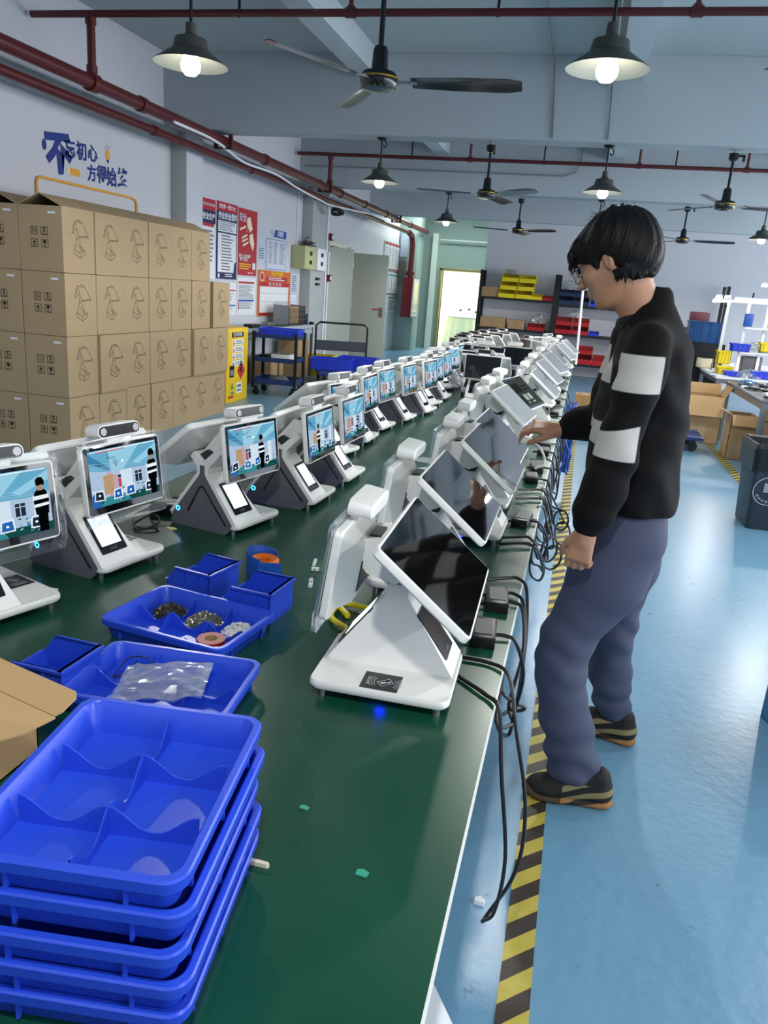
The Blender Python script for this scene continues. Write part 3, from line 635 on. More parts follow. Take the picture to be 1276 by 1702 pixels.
R1 = make_kiosk('nearest white kiosk of the right row, card reader mark on its base plate', True, 1, None, True, 'kiosks along the right row')
R1.location = (-.279, 1.357, TZ); R1.rotation_euler = (0, 0, 3.173)
dup(R1, (-.314, 1.893, TZ), 3.148, 'second kiosk of the right row, its dark screen reflecting a lamp rod', 'kiosks along the right row')
dup(R1, (-.291, 2.426, TZ), 3.129, 'third kiosk of the right row, pale glare on its dark screen', 'kiosks along the right row')
dup(R1, (-.307, 2.815, TZ), 3.124, "fourth kiosk of the right row, half hidden behind the third", 'kiosks along the right row')
RP = make_kiosk('white kiosk of the right row with a pale filmed screen', True, 1, 'pale', True, 'kiosks along the right row')
RP.location = (-.342, 3.74, TZ); RP.rotation_euler = (0, 0, 3.054); RP['label'] = 'filmed grey-screened kiosk just in front of the menu-card kiosk'
RU = make_kiosk('kiosk of the right row showing two pale menu cards on its dark screen', True, 1, 'ui', True, 'kiosks along the right row'); RU.location = (-.339, 4.25, TZ); RU.rotation_euler = (0, 0, 2.952)
for (x, y, r), lb in zip([(-.252, 4.90, 3.113), (-.26, 5.75, 3.05), (-.256, 6.645, 2.968), (-.27, 7.5, 3.1), (-.2, 8.3, 3.0), (-.189, 9.33, 3.003)],
        ('pale-screened kiosk of the right row just behind the menu-card kiosk', 'kiosk of the right row with the brightest white glare on its screen', 'third pale-screened kiosk beyond the menu-card kiosk', 'pale kiosk in the right row before the last ones', 'last but one kiosk of the right row', 'last kiosk at the far right end of the table')):
    dup(RP, (x, y, TZ), r, lb)
# jumbled kiosks in the middle and at the far end
RM = make_kiosk('kiosk with black screen facing the camera in the middle of the table', False, 1, None, False, 'kiosks gathered in the middle and far end')
RM.location = (-.66, 5.75, TZ); RM.rotation_euler = (0, 0, -1.62)
dup(RM, (-.74, 6.10, TZ), -1.66, 'second black-screened kiosk facing the camera, behind the first')
FB = [(-.80, 6.75, 1.5, 'white kiosk seen from behind, left of the plastic bag heap'), (-.56, 6.95, 1.62, 'white kiosk seen from behind, touching the plastic bag heap'),
      (-1.1, 7.7, -1.9, 'far kiosk turned away, nearest of the slanted white backs'), (-1.12, 8.1, -2.0, 'far kiosk turned away, second of the slanted white backs'), (-1.1, 8.55, -1.9, 'far kiosk turned away, third of the slanted white backs'),
      (-1.05, 9.0, -2.1, 'far kiosk turned away, fourth of the slanted white backs'), (-1.0, 9.5, -1.9, 'far kiosk turned away, fifth of the slanted white backs'), (-.95, 10.0, -2.0, 'far kiosk turned away, last at the table end'),
      (-.50, 8.6, -2.6, 'far kiosk standing beside the tan carton'), (-.45, 9.6, -.6, 'far kiosk with a pale back right of the tan carton')]
for x, y, r, lb in FB: dup(RM, (x, y, TZ), r, lb)
for ch in near[1].children: pass
bm = wrap_mesh(screen_frame(1, **{k: FS[k] for k in ('x0', 'z0', 'tilt')}, Hh=FS['H']), FS['W'], FS['H'], -.03, 0, 9); obj('plastic_wrap', bm, film('thin_film', .03), near[0], smooth=True)
bm = wrap_mesh(screen_frame(1, **{k: FS[k] for k in ('x0', 'z0', 'tilt')}, Hh=FS['H']), FS['W'], FS['H'], -.03, 0, 12); obj('plastic_wrap', bm, film('thin_film', .03), near[1], smooth=True)

# ================================================================ trays and bins
def tray(label, loc, rz, L_=.30, W_=.235, H_=.046, group=None, dividers=True):
    t = thing('parts_tray', label, 'tray', loc, rz, group); bm = B()
    def lp(g, z, r): return [(x, y, z) for x, y in rrect(L_+2*g, W_+2*g, r, 6)]
    loft(bm, [lp(-.016, 0, .014), lp(-.014, .003, .016), lp(-.007, H_*.66, .02), lp(-.006, H_*.68, .022), lp(0, H_*.68, .024), lp(.001, H_*.95, .024), lp(-.001, H_, .023), lp(-.008, H_, .02), lp(-.010, H_*.96, .018), lp(-.018, .005, .013), lp(-.022, .004, .01)])
    sh = obj('tray_shell', bm, M_BLUE, t, smooth=True)
    bm = B()
    for x in (-.1, 0, .1):
        for s in (1, -1): cbox(bm, (x, s*(W_/2-.0095), H_*.36), (.003, .006, H_*.6))
    for y in (-.06, .06):
        for s in (1, -1): cbox(bm, (s*(L_/2-.0095), y, H_*.36), (.006, .003, H_*.6))
    obj('rib', bm, M_BLUE, t)['kind'] = 'stuff'
    if dividers:
        def wave(p0, p1, cells):
            bm = B(); n = 12*cells; th = .0016; p0 = Vector(p0); p1 = Vector(p1); d = (p1-p0); nrm = Vector((-d.y, d.x, 0)).normalized()*th/2
            top, bot = [], []
            for i in range(n+1):
                f = i/n; c = (f*cells) % 1.0; s_ = .5+.5*math.cos(2*PI*c)
                h = .009+.026*s_**1.2
                p = p0+d*f; top.append(Vector((p.x, p.y, .004+h))); bot.append(Vector((p.x, p.y, .004)))
            for i in range(n):
                a, b_, c_, e = bot[i], bot[i+1], top[i+1], top[i]
                for s in (1, -1): poly(bm, [a+nrm*s, b_+nrm*s, c_+nrm*s, e+nrm*s])
                poly(bm, [e+nrm, c_+nrm, c_-nrm, e-nrm])
            return bm
        iw, il = W_/2-.019, L_/2-.019
        obj('divider', wave((-il, 0, 0), (il, 0, 0), 3), M_BLUE, t, smooth=True)
        for x in (-L_/6+.002, L_/6-.002): obj('divider', wave((x, -iw, 0), (x, iw, 0), 2), M_BLUE, t, smooth=True)
    return t
STK = ['lowest blue tray of the front stack, resting on the green table', 'second blue tray from the bottom of the front stack', 'middle blue tray of the front stack', 'second blue tray from the top of the front stack', 'empty six-compartment blue tray on top of the front stack']
for i in range(5):
    o = tray(STK[i], (-.424+.004*(i % 2), .662-.004*(i % 3), TZ+.041*i), PI/2+.14, .295, .238, .046, 'blue trays stacked at the front', i == 4)
for x, y, r in ((-.44, .42, .09),): pass
tray('blue tray holding fastener heaps and a red tape roll', (-.735, 1.392, TZ), -.14, .305, .222, .046, 'blue trays spread on the table')
tray('blue tray with a crumpled clear bag, directly behind the front stack', (-.650, 1.135, TZ), .09, .305, .215, .046, 'blue trays spread on the table')
def hopper(name, label, loc, rz, L_=.125, W_=.105, H_=.07, m=M_BLUE, group=None, front=.45, cat='bin'):
    """stackable bin: low open front at +x, high back"""
    t = thing(name, label, cat, loc, rz, group); th = .0022; bm = B()
    # side walls with sloped front edge
    for s in (-1, 1):
        y0 = s*W_/2; pr = [(-L_/2, 0), (L_/2-.012, 0), (L_/2, H_*front), (L_/2-.03, H_), (-L_/2-.004, H_)]
        prism(bm, pr, min(y0, y0-s*th), max(y0, y0-s*th), 'y')
        box(bm, -L_/2-.006, min(y0-s*th, y0+s*.006), H_-.005, L_/2-.03, max(y0-s*th, y0+s*.006), H_)
        for x in (-L_*.25, L_*.05): box(bm, x, min(y0, y0+s*.003), .006, x+.004, max(y0, y0+s*.003), H_-.005)
    box(bm, -L_/2, -W_/2, 0, L_/2-.012, W_/2, th)
    box(bm, -L_/2-.004, -W_/2, 0, -L_/2+th, W_/2, H_); box(bm, -L_/2-.010, -W_/2-.004, H_-.005, -L_/2+th, W_/2+.004, H_)
    prism(bm, [(L_/2-.012-th, 0), (L_/2-.012, 0), (L_/2, H_*front), (L_/2+.005, H_*front+.003), (L_/2-th, H_*front+.003)], -W_/2, W_/2, 'y')
    obj('bin_shell', bm, m, t); return t
hopper('parts_bin', 'empty small blue bin behind the fastener tray, farther left', (-.822, 1.62, TZ), 2.95, .125, .115, .075, group='small blue bins on the table')
hopper('parts_bin', 'empty small blue bin touching the orange tape dispenser side of the fastener tray', (-.655, 1.565, TZ), 3.05, .125, .115, .075, group='small blue bins on the table')
hopper('parts_bin', 'small blue bin half covered by the open brown carton', (-.860, 1.10, TZ), 3.1, .125, .11, .07, group='small blue bins on the table')
# heaps of fasteners
M_SCREW = mat('zinc_screws', (170, 166, 150), .3, .8)
def heap(name, label, c, rx, ry, n, s, m, cat, h=.026):
    bm = B(); R = random.Random(name+label); lathe(bm, [(0, h*.8), (.5, h*.55), (.9, .001), (1.0, 0)], 16)
    for v in bm.verts: v.co = Vector((c[0]+v.co.x*rx*.95, c[1]+v.co.y*ry*.95, c[2]+v.co.z*.7))
    for i in range(n):
        a = R.uniform(0, 2*PI); q = math.sqrt(R.random()); x = c[0]+rx*q*math.cos(a); y = c[1]+ry*q*math.sin(a); z = c[2]+h*(1-q*q)*R.uniform(.2, 1)+.001
        Q = Matrix.Translation((x, y, z)) @ Matrix.Rotation(R.uniform(0, 6), 4, 'Z') @ Matrix.Rotation(R.uniform(-1, 1), 4, 'Y')
        cbox(bm, (0, 0, 0), (s*2.2, s*.7, s*.7), 0, Q); cbox(bm, (s*1.2, 0, 0), (s*.6, s*1.6, s*1.6), 0, Q)
    return tag(obj(name, bm, m), label, cat, None, 'stuff')
def inB(x, y, z=.005): return (-.735+x*math.cos(-.14)-y*math.sin(-.14), 1.392+x*math.sin(-.14)+y*math.cos(-.14), TZ+z)
heap('screw_heap', 'dark heap of small screws in the blue tray, farther left', inB(-.090, .052), .040, .038, 300, .0022, mat('dark_screws', (110, 104, 90), .35, .8), 'screws')
heap('screw_heap', 'brighter heap of small screws in the middle of the blue tray', inB(.002, .052), .042, .040, 420, .0022, M_SCREW, 'screws')
heap('connector_heap', 'heap of small white plastic parts in the corner of the blue tray', inB(.090, .052), .032, .032, 70, .0042, M_WHITE, 'parts', .02)
t = thing('tape_roll', 'red roll of tape lying in the near compartment of the blue tray', 'tape', inB(.088, -.048))
bm = B(); lathe(bm, [(.014, .0), (.029, .0), (.029, .026), (.014, .026), (.014, 0)], 32); obj('tape_band', bm, mat('red_tape', (170, 34, 40), .4), t, smooth=True)
bm = B(); lathe(bm, [(.0142, .0262), (.0288, .0262), (.0288, .0264), (.0142, .0264)], 32); obj('tape_edge', bm, mat('pink_tape_edge', (196, 130, 118), .6), t)
bm = B(); lathe(bm, [(.0125, 0), (.0142, 0), (.0142, .0268), (.0125, .0268), (.0125, 0)], 32); obj('core', bm, M_CARD2, t, smooth=True)
# tape dispenser
t = thing('tape_dispenser', 'blue dispenser holding an orange tape roll, behind the small blue bins', 'tape dispenser', (-.735, 1.80, TZ), .3)
bm = B(); lathe(bm, [(.018, .0), (.040, .0), (.040, .036), (.034, .042), (.018, .036), (.018, 0)], 32); obj('tape_roll', bm, mat('orange_plastic', (236, 112, 20), .4), t, smooth=True)
bm = B(); A_ = [math.radians(40+i*14) for i in range(17)]
for i in range(16):
    for r0, r1, z0, z1 in ((.043, .046, 0, .05),):
        a, b_ = A_[i], A_[i+1]; hh = [.05+.014*math.sin(PI*i/16), .05+.014*math.sin(PI*(i+1)/16)]
        P8 = [(r*math.cos(q), r*math.sin(q), z) for q, zt in ((a, hh[0]), (b_, hh[1])) for r in (r0, r1) for z in (0, zt)]
        v = [bm.verts.new(p) for p in P8]
        for f in ((0, 1, 3, 2), (4, 6, 7, 5), (0, 4, 5, 1), (2, 3, 7, 6), (1, 5, 7, 3), (0, 2, 6, 4)): bm.faces.new([v[k] for k in f])
box(bm, .01, -.075, .0, .045, -.043, .012); box(bm, .01, -.078, .012, .045, -.074, .03); box(bm, -.01, -.05, .0, .05, -.045, .045); obj('dispenser_body', bm, mat('mid_blue_plastic', (34, 84, 170), .35), t, smooth=True)
# circuit board with wire
t = thing('circuit_board', 'small green circuit board with white plug and black lead', 'circuit board', (-.62, 1.90, TZ), .2)
bm = B(); box(bm, -.014, -.04, 0, .02, .045, .002); obj('board', bm, mat('pcb_green', (30, 96, 60), .4), t)
bm = B(); box(bm, -.012, .0, .002, -.004, .042, .009); box(bm, -.010, -.036, .002, .010, -.026, .010); obj('connector', bm, M_WHITE, t)
bm = B(); tube(bm, [(0, -.035, .006), (.004, -.07, .004), (-.002, -.10, .005), (.004, -.13, .005)], .0018); obj('lead', bm, M_CABLE, t, smooth=True)
bm = B(); box(bm, -.004, -.125, .001, .006, -.108, .009); box(bm, -.001, -.155, .001, .009, -.138, .009); obj('plug', bm, M_WHITE, t)
# clear bag in the tray
bm = B(); R = random.Random(3); G = 14
vs = [[None]*(G+1) for _ in range(G+1)]
for layer in (0, 1):
    for i in range(G+1):
        for j in range(G+1):
            u, v = i/G-.5, j/G-.5; edge = max(abs(u), abs(v))*2
            z = .03+.004+(1-edge**3)*(.020 if layer else -.006)+.010*noise.noise(Vector((u*5, v*5, layer*3.1)))+.004*noise.noise(Vector((u*14, v*14, 7+layer)))
            vs[i][j] = bm.verts.new((u*.155+.02*v, v*.125, z))
    for i in range(G):
        for j in range(G): bm.faces.new((vs[i][j], vs[i+1][j], vs[i+1][j+1], vs[i][j+1]))
tag(obj('plastic_bag', bm, film('clear_bag_film', .16), loc=(-.640, 1.115, TZ+.012), rot=(0, 0, .45)), 'crumpled clear plastic bag lying across the dividers of a blue tray', 'bag')
bm = B(); tube(bm, [(.0, 0, .006), (.01, .035, .03), (.04, .045, .034), (.065, .03, .03)], .0013); tube(bm, [(.0, 0, .006), (.015, .02, .008), (.02, .05, .02)], .0013)
tag(obj('short_wire', bm, M_CABLE, smooth=True, loc=(-.765, 1.15, TZ+.005)), 'thin black wire curled in the blue tray behind the front stack', 'wire')
# open brown carton at the left edge with its flaps
t = thing('open_carton', 'open brown carton on the table at the left picture edge, flap folded over', 'carton', (-.87, .80, TZ))
bm = B()
box(bm, -.17, -.16, 0, .12, .12, .003)
for a in ((-.17, -.16, -.167, .12), (.117, -.16, .12, .12), (-.17, .117, .12, .12), (-.17, -.16, .12, -.157)): box(bm, a[0], a[1], 0, a[2], a[3], .085)
obj('carton_body', bm, M_CARD2, t)
bm = B(); M_ = Matrix.Translation((-.02, .05, .105)) @ Matrix.Rotation(-.20, 4, 'Z') @ Matrix.Rotation(-.05, 4, 'X') @ Matrix.Rotation(.05, 4, 'Y')
prism(bm, [(-.22, -.11), (.10, -.11), (.155, -.085), (.19, .02), (.19, .075), (-.22, .075)], -.0015, .0015, 'z', 0, M_)
obj('flap', bm, mat('flap_cardboard', (200, 164, 116), .85, var=.05, scale=6), t)
bm = B(); M2 = M_ @ Matrix.Translation((0, .077, 0)) @ Matrix.Rotation(.35, 4, 'X'); prism(bm, [(-.16, 0), (.185, 0), (.19, .012), (.188, .042), (.178, .052), (-.22, .052), (-.22, .01)], -.0015, .0015, 'z', 0, M2)
obj('flap', bm, mat('flap_cardboard', (200, 164, 116), .85), t)
# scraps on the table
def scrap(label, loc, pts, m=M_PAPER, cat='scrap', h=.002, name='paper_scrap', rz=0):
    bm = B(); prism(bm, pts, 0, h, 'z'); return tag(obj(name, bm, m, loc=loc, rot=(0, 0, rz)), label, cat)
M_TEALP = mat('teal_wax_spot', (60, 160, 130), .4)
scrap('small teal fleck on the bare green table, the farther one', (-.303, .93, TZ), [(-.007, -.003), (.005, -.004), (.007, .002), (0, .005), (-.006, .003)], M_TEALP, name='teal_fleck')
scrap('larger teal fleck near the front right of the table', (-.185, .83, TZ), [(-.008, -.005), (.007, -.006), (.009, .003), (0, .007), (-.008, .004)], M_TEALP, name='teal_fleck')
scrap('cream paper curl between the first two lit kiosks', (-1.155, 1.475, TZ), [(-.02, -.008), (-.004, -.010), (.0, -.003), (.022, 0), (.026, .009), (.0, .006), (-.006, .002), (-.018, .003)], mat('cream_paper', (226, 224, 190), .7), h=.004)
scrap('tiny yellow leaf-like scrap between two lit kiosks', (-1.13, 2.02, TZ), [(-.016, -.004), (0, -.008), (.018, .002), (.004, .009), (-.01, .005)], mat('yellow_paper', (226, 214, 140), .7), h=.003)
scrap('white foam crumb on the blue floor near the hazard tape', (-.055, 1.66, 0), [(-.012, -.008), (.012, -.008), (.014, .002), (0, .012), (-.012, .006)], M_PAPER, h=.012, name='foam_crumb')
scrap('beige peg sticking out beside the front tray stack', (-.312, .80, TZ), [(-.03, -.003), (.004, -.003), (.007, 0), (.004, .003), (-.03, .003)], mat('beige_plastic', (214, 204, 176), .5), h=.006, name='plastic_peg')
bm = B(); prism(bm, [(-.104, .946), (.08, .673), (.0, .50), (-.34, .58), (-.34, .90)], 0, .5, 'z'); tag(obj('foam_block', bm, M_PAPER, bevel=.006), 'white foam block standing under the near right table edge', 'foam block')
# ================================================================ cartons against the left wall
def icon_lines():
    """line drawing of the kiosk printed on the carton, in a 0.2 x 0.3 frame"""
    P = []
    def L(*pts):
        for a, b in zip(pts, pts[1:]): P.append((a, b))
    L((-.030, .135), (.034, .128), (.080, .045), (.0, .040), (-.030, .135)); L((.080, .045), (.080, .037), (.0, .032), (.0, .040)); L((-.030, .135), (-.048, .055), (-.036, .06)); L((-.038, .12), (-.060, .052))
    L((-.012, .135), (-.006, .145), (.022, .142), (.026, .131)); L((-.02, .060), (-.018, .02), (-.040, -.045), (-.044, -.075), (.006, -.105), (.052, -.070), (.050, -.055), (.014, -.025), (.004, .02))
    L((-.040, -.045), (.004, -.070), (.050, -.055)); L((-.018, .02), (.0, .028)); L((-.010, -.01), (.012, -.045), (.034, -.055)); L((.004, -.070), (.006, -.105)); L((.014, -.025), (.018, -.062)); L((-.03, .085), (-.014, .088)); L((-.034, .075), (-.016, .074))
    return [((a[0]*1.5, a[1]*1.12), (b[0]*1.5, b[1]*1.12)) for a, b in P]
def line_bm(segs, M, w):
    bm = B()
    for a, b in segs:
        a = Vector((a[0], a[1], 0)); b = Vector((b[0], b[1], 0)); d = b-a
        if d.length < 1e-6: continue
        n = Vector((-d.y, d.x, 0)).normalized()*w/2
        poly(bm, [M @ q for q in (a-n, b-n, b+n, a+n)])
    return bm
def symbol_bm(M):
    bm = B()
    def fr(cx, cy, s, w=.004):
        for x0, y0, x1, y1 in ((-s, -s, s, -s+w), (-s, s-w, s, s), (-s, -s, -s+w, s), (s-w, -s, s, s)): poly(bm, [M @ Vector((cx+x, cy+y, 0)) for x, y in ((x0, y0), (x1, y0), (x1, y1), (x0, y1))])
    def q(pts): poly(bm, [M @ Vector((x, y, 0)) for x, y in pts])
    def r(x0, y0, x1, y1): q([(x0, y0), (x1, y0), (x1, y1), (x0, y1)])
    for cx, cy in ((-.045, .045), (.045, .045), (-.045, -.045), (.045, -.045)): fr(cx, cy, .030)
    for dx in (-.015, .0, .015): r(-.045+dx-.002, .028, -.045+dx+.002, .066)
    add_text(bm, '5', .052, M @ Matrix.Translation((.045, .051, 0)), 0, .02); add_text(bm, '层数极限', .012, M @ Matrix.Translation((.045, .022, 0)), 0, .0)
    q([(-.063, -.042), (-.045, -.024), (-.027, -.042)]); r(-.0465, -.062, -.0435, -.042)
    for dx in (-.012, -.006, .006, .012): r(-.045+dx-.001, -.068, -.045+dx+.001, -.050)
    q([(.030, -.022), (.060, -.022), (.056, -.045), (.034, -.045)]); r(.043, -.062, .047, -.045); r(.033, -.067, .057, -.062)
    return bm
BW, BD, BH = .380, .396, .474
def make_carton(label, top_open=False):
    t = thing('shipping_carton', label, 'carton', (0, 0, 0), 0, 'cartons stacked by the left wall')
    bm = B()
    if top_open:
        th = .006
        box(bm, -BW/2, 0, 0, BW/2, BD, th); box(bm, -BW/2, 0, th, BW/2, th, BH); box(bm, -BW/2, BD-th, th, BW/2, BD, BH)
        box(bm, -BW/2, th, th, -BW/2+th, BD-th, BH); box(bm, BW/2-th, th, th, BW/2, BD-th, BH)
    else: box(bm, -BW/2, 0, 0, BW/2, BD, BH)
    obj('carton_body', bm, M_CARD, t)
    obj('printed_drawing', line_bm(icon_lines(), frame_M((BW/2+.0012, BD/2, BH*.49), (0, 1, 0), (0, 0, 1)), .0040), M_INK, t)
    obj('handling_symbols', symbol_bm(frame_M((-.01, -.0012, BH*.52), (1, 0, 0), (0, 0, 1))), M_BINK, t)
    bm = B(); box(bm, .07, -.0022, BH-.055, .135, -.0008, BH-.040, M=Matrix.Translation((0, 0, 0))); obj('tape_strip', bm, M_PAPER, t)
    if top_open:
        for s in (1, -1):
            bm = B(); p0 = (s*BW/2, BH); p1 = (s*.002, BH+.085)
            d = Vector((p1[0]-p0[0], p1[1]-p0[1])).normalized(); n = Vector((-d.y, d.x))*.003
            prism(bm, [(p0[0]-n.x, p0[1]-n.y), (p1[0]-n.x, p1[1]-n.y), (p1[0]+n.x, p1[1]+n.y), (p0[0]+n.x, p0[1]+n.y)], .002, BD-.002, 'y'); obj('flap', bm, M_CARD, t)
    return t
cc = make_carton('x'); co = make_carton('y', True); used = [False, False]
cols_ = {0: ('nearest', 'second', 'third', 'fourth', 'fifth', 'sixth', 'farthest')}
rown = ['bottom row', 'second row up', 'third row up', 'open-topped top row']
def place(src, k, x, y, z, lb, jit=0):
    if not used[k]: used[k] = True; src.location = (x, y, z); src['label'] = lb; return src
    return dup(src, (x, y, z), 0, lb)
rr = random.Random(5)
for row in range(4):
    n = 6 if row == 3 else 7
    for i in range(n):
        y = 5.33+.404*i; dx = 0
        if row == 1 and i == 1: dx = .02
        if row == 1 and i >= 5: dx = .03
        if row == 2 and i == 6: y += .03; dx = .02
        if row == 0 and i in (3, 4): dx = .012
        place(co if row == 3 else cc, 1 if row == 3 else 0, -3.87-BW/2+dx+rr.uniform(-.004, .004), y, .478*row, 'kraft carton in the %s of the stack, %s along the aisle face' % (rown[row], cols_[0][i]))
    place(co if row == 3 else cc, 1 if row == 3 else 0, -3.87-BW*1.5-.008, 5.325, .478*row, 'kraft carton at the left picture edge, %s of the wall-side column' % rown[row])
    if row == 3:
        for i in range(1, 6): place(co, 1, -3.87-BW*1.5-.008, 5.33+.404*i, .478*row, 'open-topped kraft carton in the wall-side column, mostly hidden, %s from the front' % cols_[0][i])

# ================================================================ things on the left wall
M_SBLUE = mat('sign_blue_print', (28, 52, 132), .6); M_ORANGE = mat('sign_orange_print', (236, 172, 60), .6)
def decal(name, label, cat, build, mats, group=None):
    bm = B(); build(bm); return tag(obj(name, bm, mats), label, cat, group)
def sgn(bm):
    for ch, y, z, s, k in (('忘', 6.765, 2.505, .165, 0), ('初', 6.94, 2.515, .165, 0), ('心', 7.11, 2.525, .16, 0), ('方', 7.09, 2.345, .15, 0), ('得', 7.255, 2.355, .17, 0), ('始', 7.42, 2.355, .18, 0), ('终', 7.62, 2.37, .20, 0)):
        add_text(bm, ch, s, wallM(y, z) @ Matrix.Rotation(.06, 4, 'Z'), 0, .032)
    add_text(bm, '不', .36, wallM(6.60, 2.43) @ Matrix.Rotation(.12, 4, 'Z') @ Matrix.Shear('XY', 4, (.25, 0)), 0, .055)
    M = wallM(6.40, 2.49); poly(bm, [M @ Vector((.03*math.cos(a), .045*math.sin(a), 0)) for a in [i*PI/8 for i in range(16)]], 0)
decal('wall_lettering', 'blue brush lettering 不忘初心 方得始终 on the left wall above the cartons', 'lettering', sgn, [M_SBLUE])
def bulbd(bm):
    M = wallM(7.36, 2.565); poly(bm, [M @ Vector((.036*math.cos(a), .05*math.sin(a), 0)) for a in [i*PI/10 for i in range(20)]], 0)
    poly(bm, [M @ Vector(p) for p in ((-.014, -.075, 0), (.014, -.075, 0), (.018, -.045, 0), (-.018, -.045, 0))], 1)
    for a in (60, 95, 130): c, s = math.cos(math.radians(a)), math.sin(math.radians(a)); poly(bm, [M @ Vector(p) for p in ((.05*c-.003*s, .065*s+.003*c, 0), (.05*c+.003*s, .065*s-.003*c, 0), (.065*c+.003*s, .095*s-.003*c, 0), (.065*c-.003*s, .095*s+.003*c, 0))], 2)
decal('light_bulb_drawing', 'orange light bulb drawing on the wall right of the blue lettering', 'wall drawing', bulbd, [M_ORANGE, M_SBLUE, mat('rust_print', (190, 110, 80), .6)])
def pencil(bm):
    M = wallM(6.81, 2.325); poly(bm, [M @ Vector(p) for p in ((-.065, -.032, 0), (.09, -.03, 0), (.09, .03, 0), (-.065, .032, 0))], 0); poly(bm, [M @ Vector(p) for p in ((-.065, -.032, 0), (-.065, .032, 0), (-.105, 0.01, 0), (-.105, -.01, 0))], 1)
    for y in (-.012, .010): poly(bm, [M @ Vector((x, q, .001)) for x, q in ((-.065, y), (.07, y), (.07, y+.003), (-.065, y+.003))], 2)
decal('pencil_drawing', 'small yellow pencil drawing on the wall under the blue lettering', 'wall drawing', pencil, [M_ORANGE, mat('pale_print', (244, 224, 190), .6), mat('rust_print', (190, 110, 80), .6)])
bm = B(); tube(bm, [(WX+.014, y, z) for y, z in ((6.26, 1.9), (6.26, 2.16), (6.275, 2.20), (6.32, 2.215), (7.75, 2.215), (7.83, 2.20), (7.855, 2.16), (7.86, 1.9))], .0125, 8, 1)
tag(obj('painted_bracket_line', bm, M_ORANGE), 'yellow painted bracket line on the wall just above the cartons', 'wall drawing')
def board(name, label, cat, y0, z0, y1, z1, base, parts, group=None, th=.006, frame=None):
    t = thing(name, label, cat, (WX, (y0+y1)/2, z0), 0, group)
    bm = B(); box(bm, 0.001, y0-(y0+y1)/2, 0, th, y1-(y0+y1)/2, z1-z0); obj('sheet', bm, base, t)
    w, h = y1-y0, z1-z0; ms = []; bm = B()
    M = frame_M((th+.0015, -w/2, 0), (0, 1, 0), (0, 0, 1)); k = 0
    for p in parts:
        k += 1; mm = p[0]
        if mm not in ms: ms.append(mm)
        mi = ms.index(mm); Mk = M @ Matrix.Translation((0, 0, .0004*k))
        if p[1] == 'r': x0, y0_, x1, y1_ = p[2]; poly(bm, [Mk @ Vector((x*w, y*h, 0)) for x, y in ((x0, y0_), (x1, y0_), (x1, y1_), (x0, y1_))], mi)
        elif p[1] == 'p': poly(bm, [Mk @ Vector((x*w, y*h, 0)) for x, y in p[2]], mi)
        elif p[1] == 'c': cx, cy, r = p[2]; poly(bm, [Mk @ Vector((cx*w+r*math.cos(a), cy*h+r*math.sin(a), 0)) for a in [i*PI/10 for i in range(20)]], mi)
        elif p[1] == 't': s, cx, cy, sz = p[2]; add_text(bm, s, sz, Mk @ Matrix.Translation((cx*w, cy*h, 0)), mi, p[3] if len(p) > 3 else .01)
        elif p[1] == 'lines':
            x0, ya, x1, yb, n = p[2]; R = random.Random(int(w*1e4)+n)
            for i in range(n):
                yy = ya+(yb-ya)*(i+.5)/n; hh = abs(yb-ya)/n*.42; xe = x0+(x1-x0)*R.uniform(.65, 1)
                poly(bm, [Mk @ Vector((x*w, y*h, 0)) for x, y in ((x0, yy), (xe, yy), (xe, yy+hh), (x0, yy+hh))], mi)
    obj('print', bm, ms, t); return t
PR, PN, PW, PG = mat('poster_red', (186, 38, 52), .5), mat('poster_navy', (34, 38, 92), .5), M_PAPER, mat('text_grey', (120, 122, 132), .7)
PY, PO, PB, PLB = mat('poster_yellow', (246, 222, 40), .5), mat('poster_orange', (214, 110, 50), .5), mat('poster_blue', (36, 84, 170), .5), mat('pale_blue_print', (196, 208, 228), .6)
board('warning_sign', 'white sign with a yellow no-entry style disc, nearest poster on the left wall', 'sign', 9.0, 2.0, 9.33, 2.56, PW,
      [(PLB, 'r', (.12, .04, .9, .93)), (PW, 'r', (.14, .05, .88, .92)), (mat('black_print', (30, 30, 30), .6), 'c', (.5, .62, .115)), (PY, 'c', (.5, .62, .108)), (mat('black_print', (30, 30, 30), .6), 'p', ((.36, .72), (.42, .76), (.64, .52), (.58, .48))),
       (PR, 'r', (.13, .2, .87, .36)), (PO, 'r', (.13, .08, .87, .18)), (PW, 't', ('严禁', .5, .28, .08), .02), (PW, 't', ('注意安全', .5, .13, .042))], th=.01)
board('safety_poster', 'navy-headed notice poster partly hidden by the cartons', 'poster', 9.36, 1.45, 9.73, 2.42, PW, [(PR, 'r', (0, .86, 1, 1)), (PN, 'r', (0, .70, 1, .86)), (PR, 'r', (0, .66, .9, .70)), (PW, 't', ('安全生产', .5, .78, .085), .03), (PW, 't', ('预防为主 综合治理', .5, .93, .038)), (PG, 'lines', (.06, .62, .9, .2, 8))])
board('notice_poster', 'tall white poster with red header and navy border, second from the yellow-disc sign', 'poster', 9.77, 1.46, 10.40, 2.43, PN,
      [(PR, 'r', (0, .88, 1, 1)), (PW, 't', ('安全第一 预防为主', .5, .94, .06), .02), (PW, 't', ('作业安全须知', .52, .82, .095), .03), (PW, 'r', (.06, .62, .95, .76)), (PG, 'lines', (.1, .75, .9, .63, 5)), (PW, 'r', (.05, .09, .95, .60)), (PG, 'lines', (.22, .58, .8, .10, 12)), (PN, 'p', ((.82, .09), (.95, .09), (.95, .24), (.86, .22))), (PW, 'lines', (.4, .07, .9, .02, 2)), (PW, 'r', (.06, .015, .14, .07))])
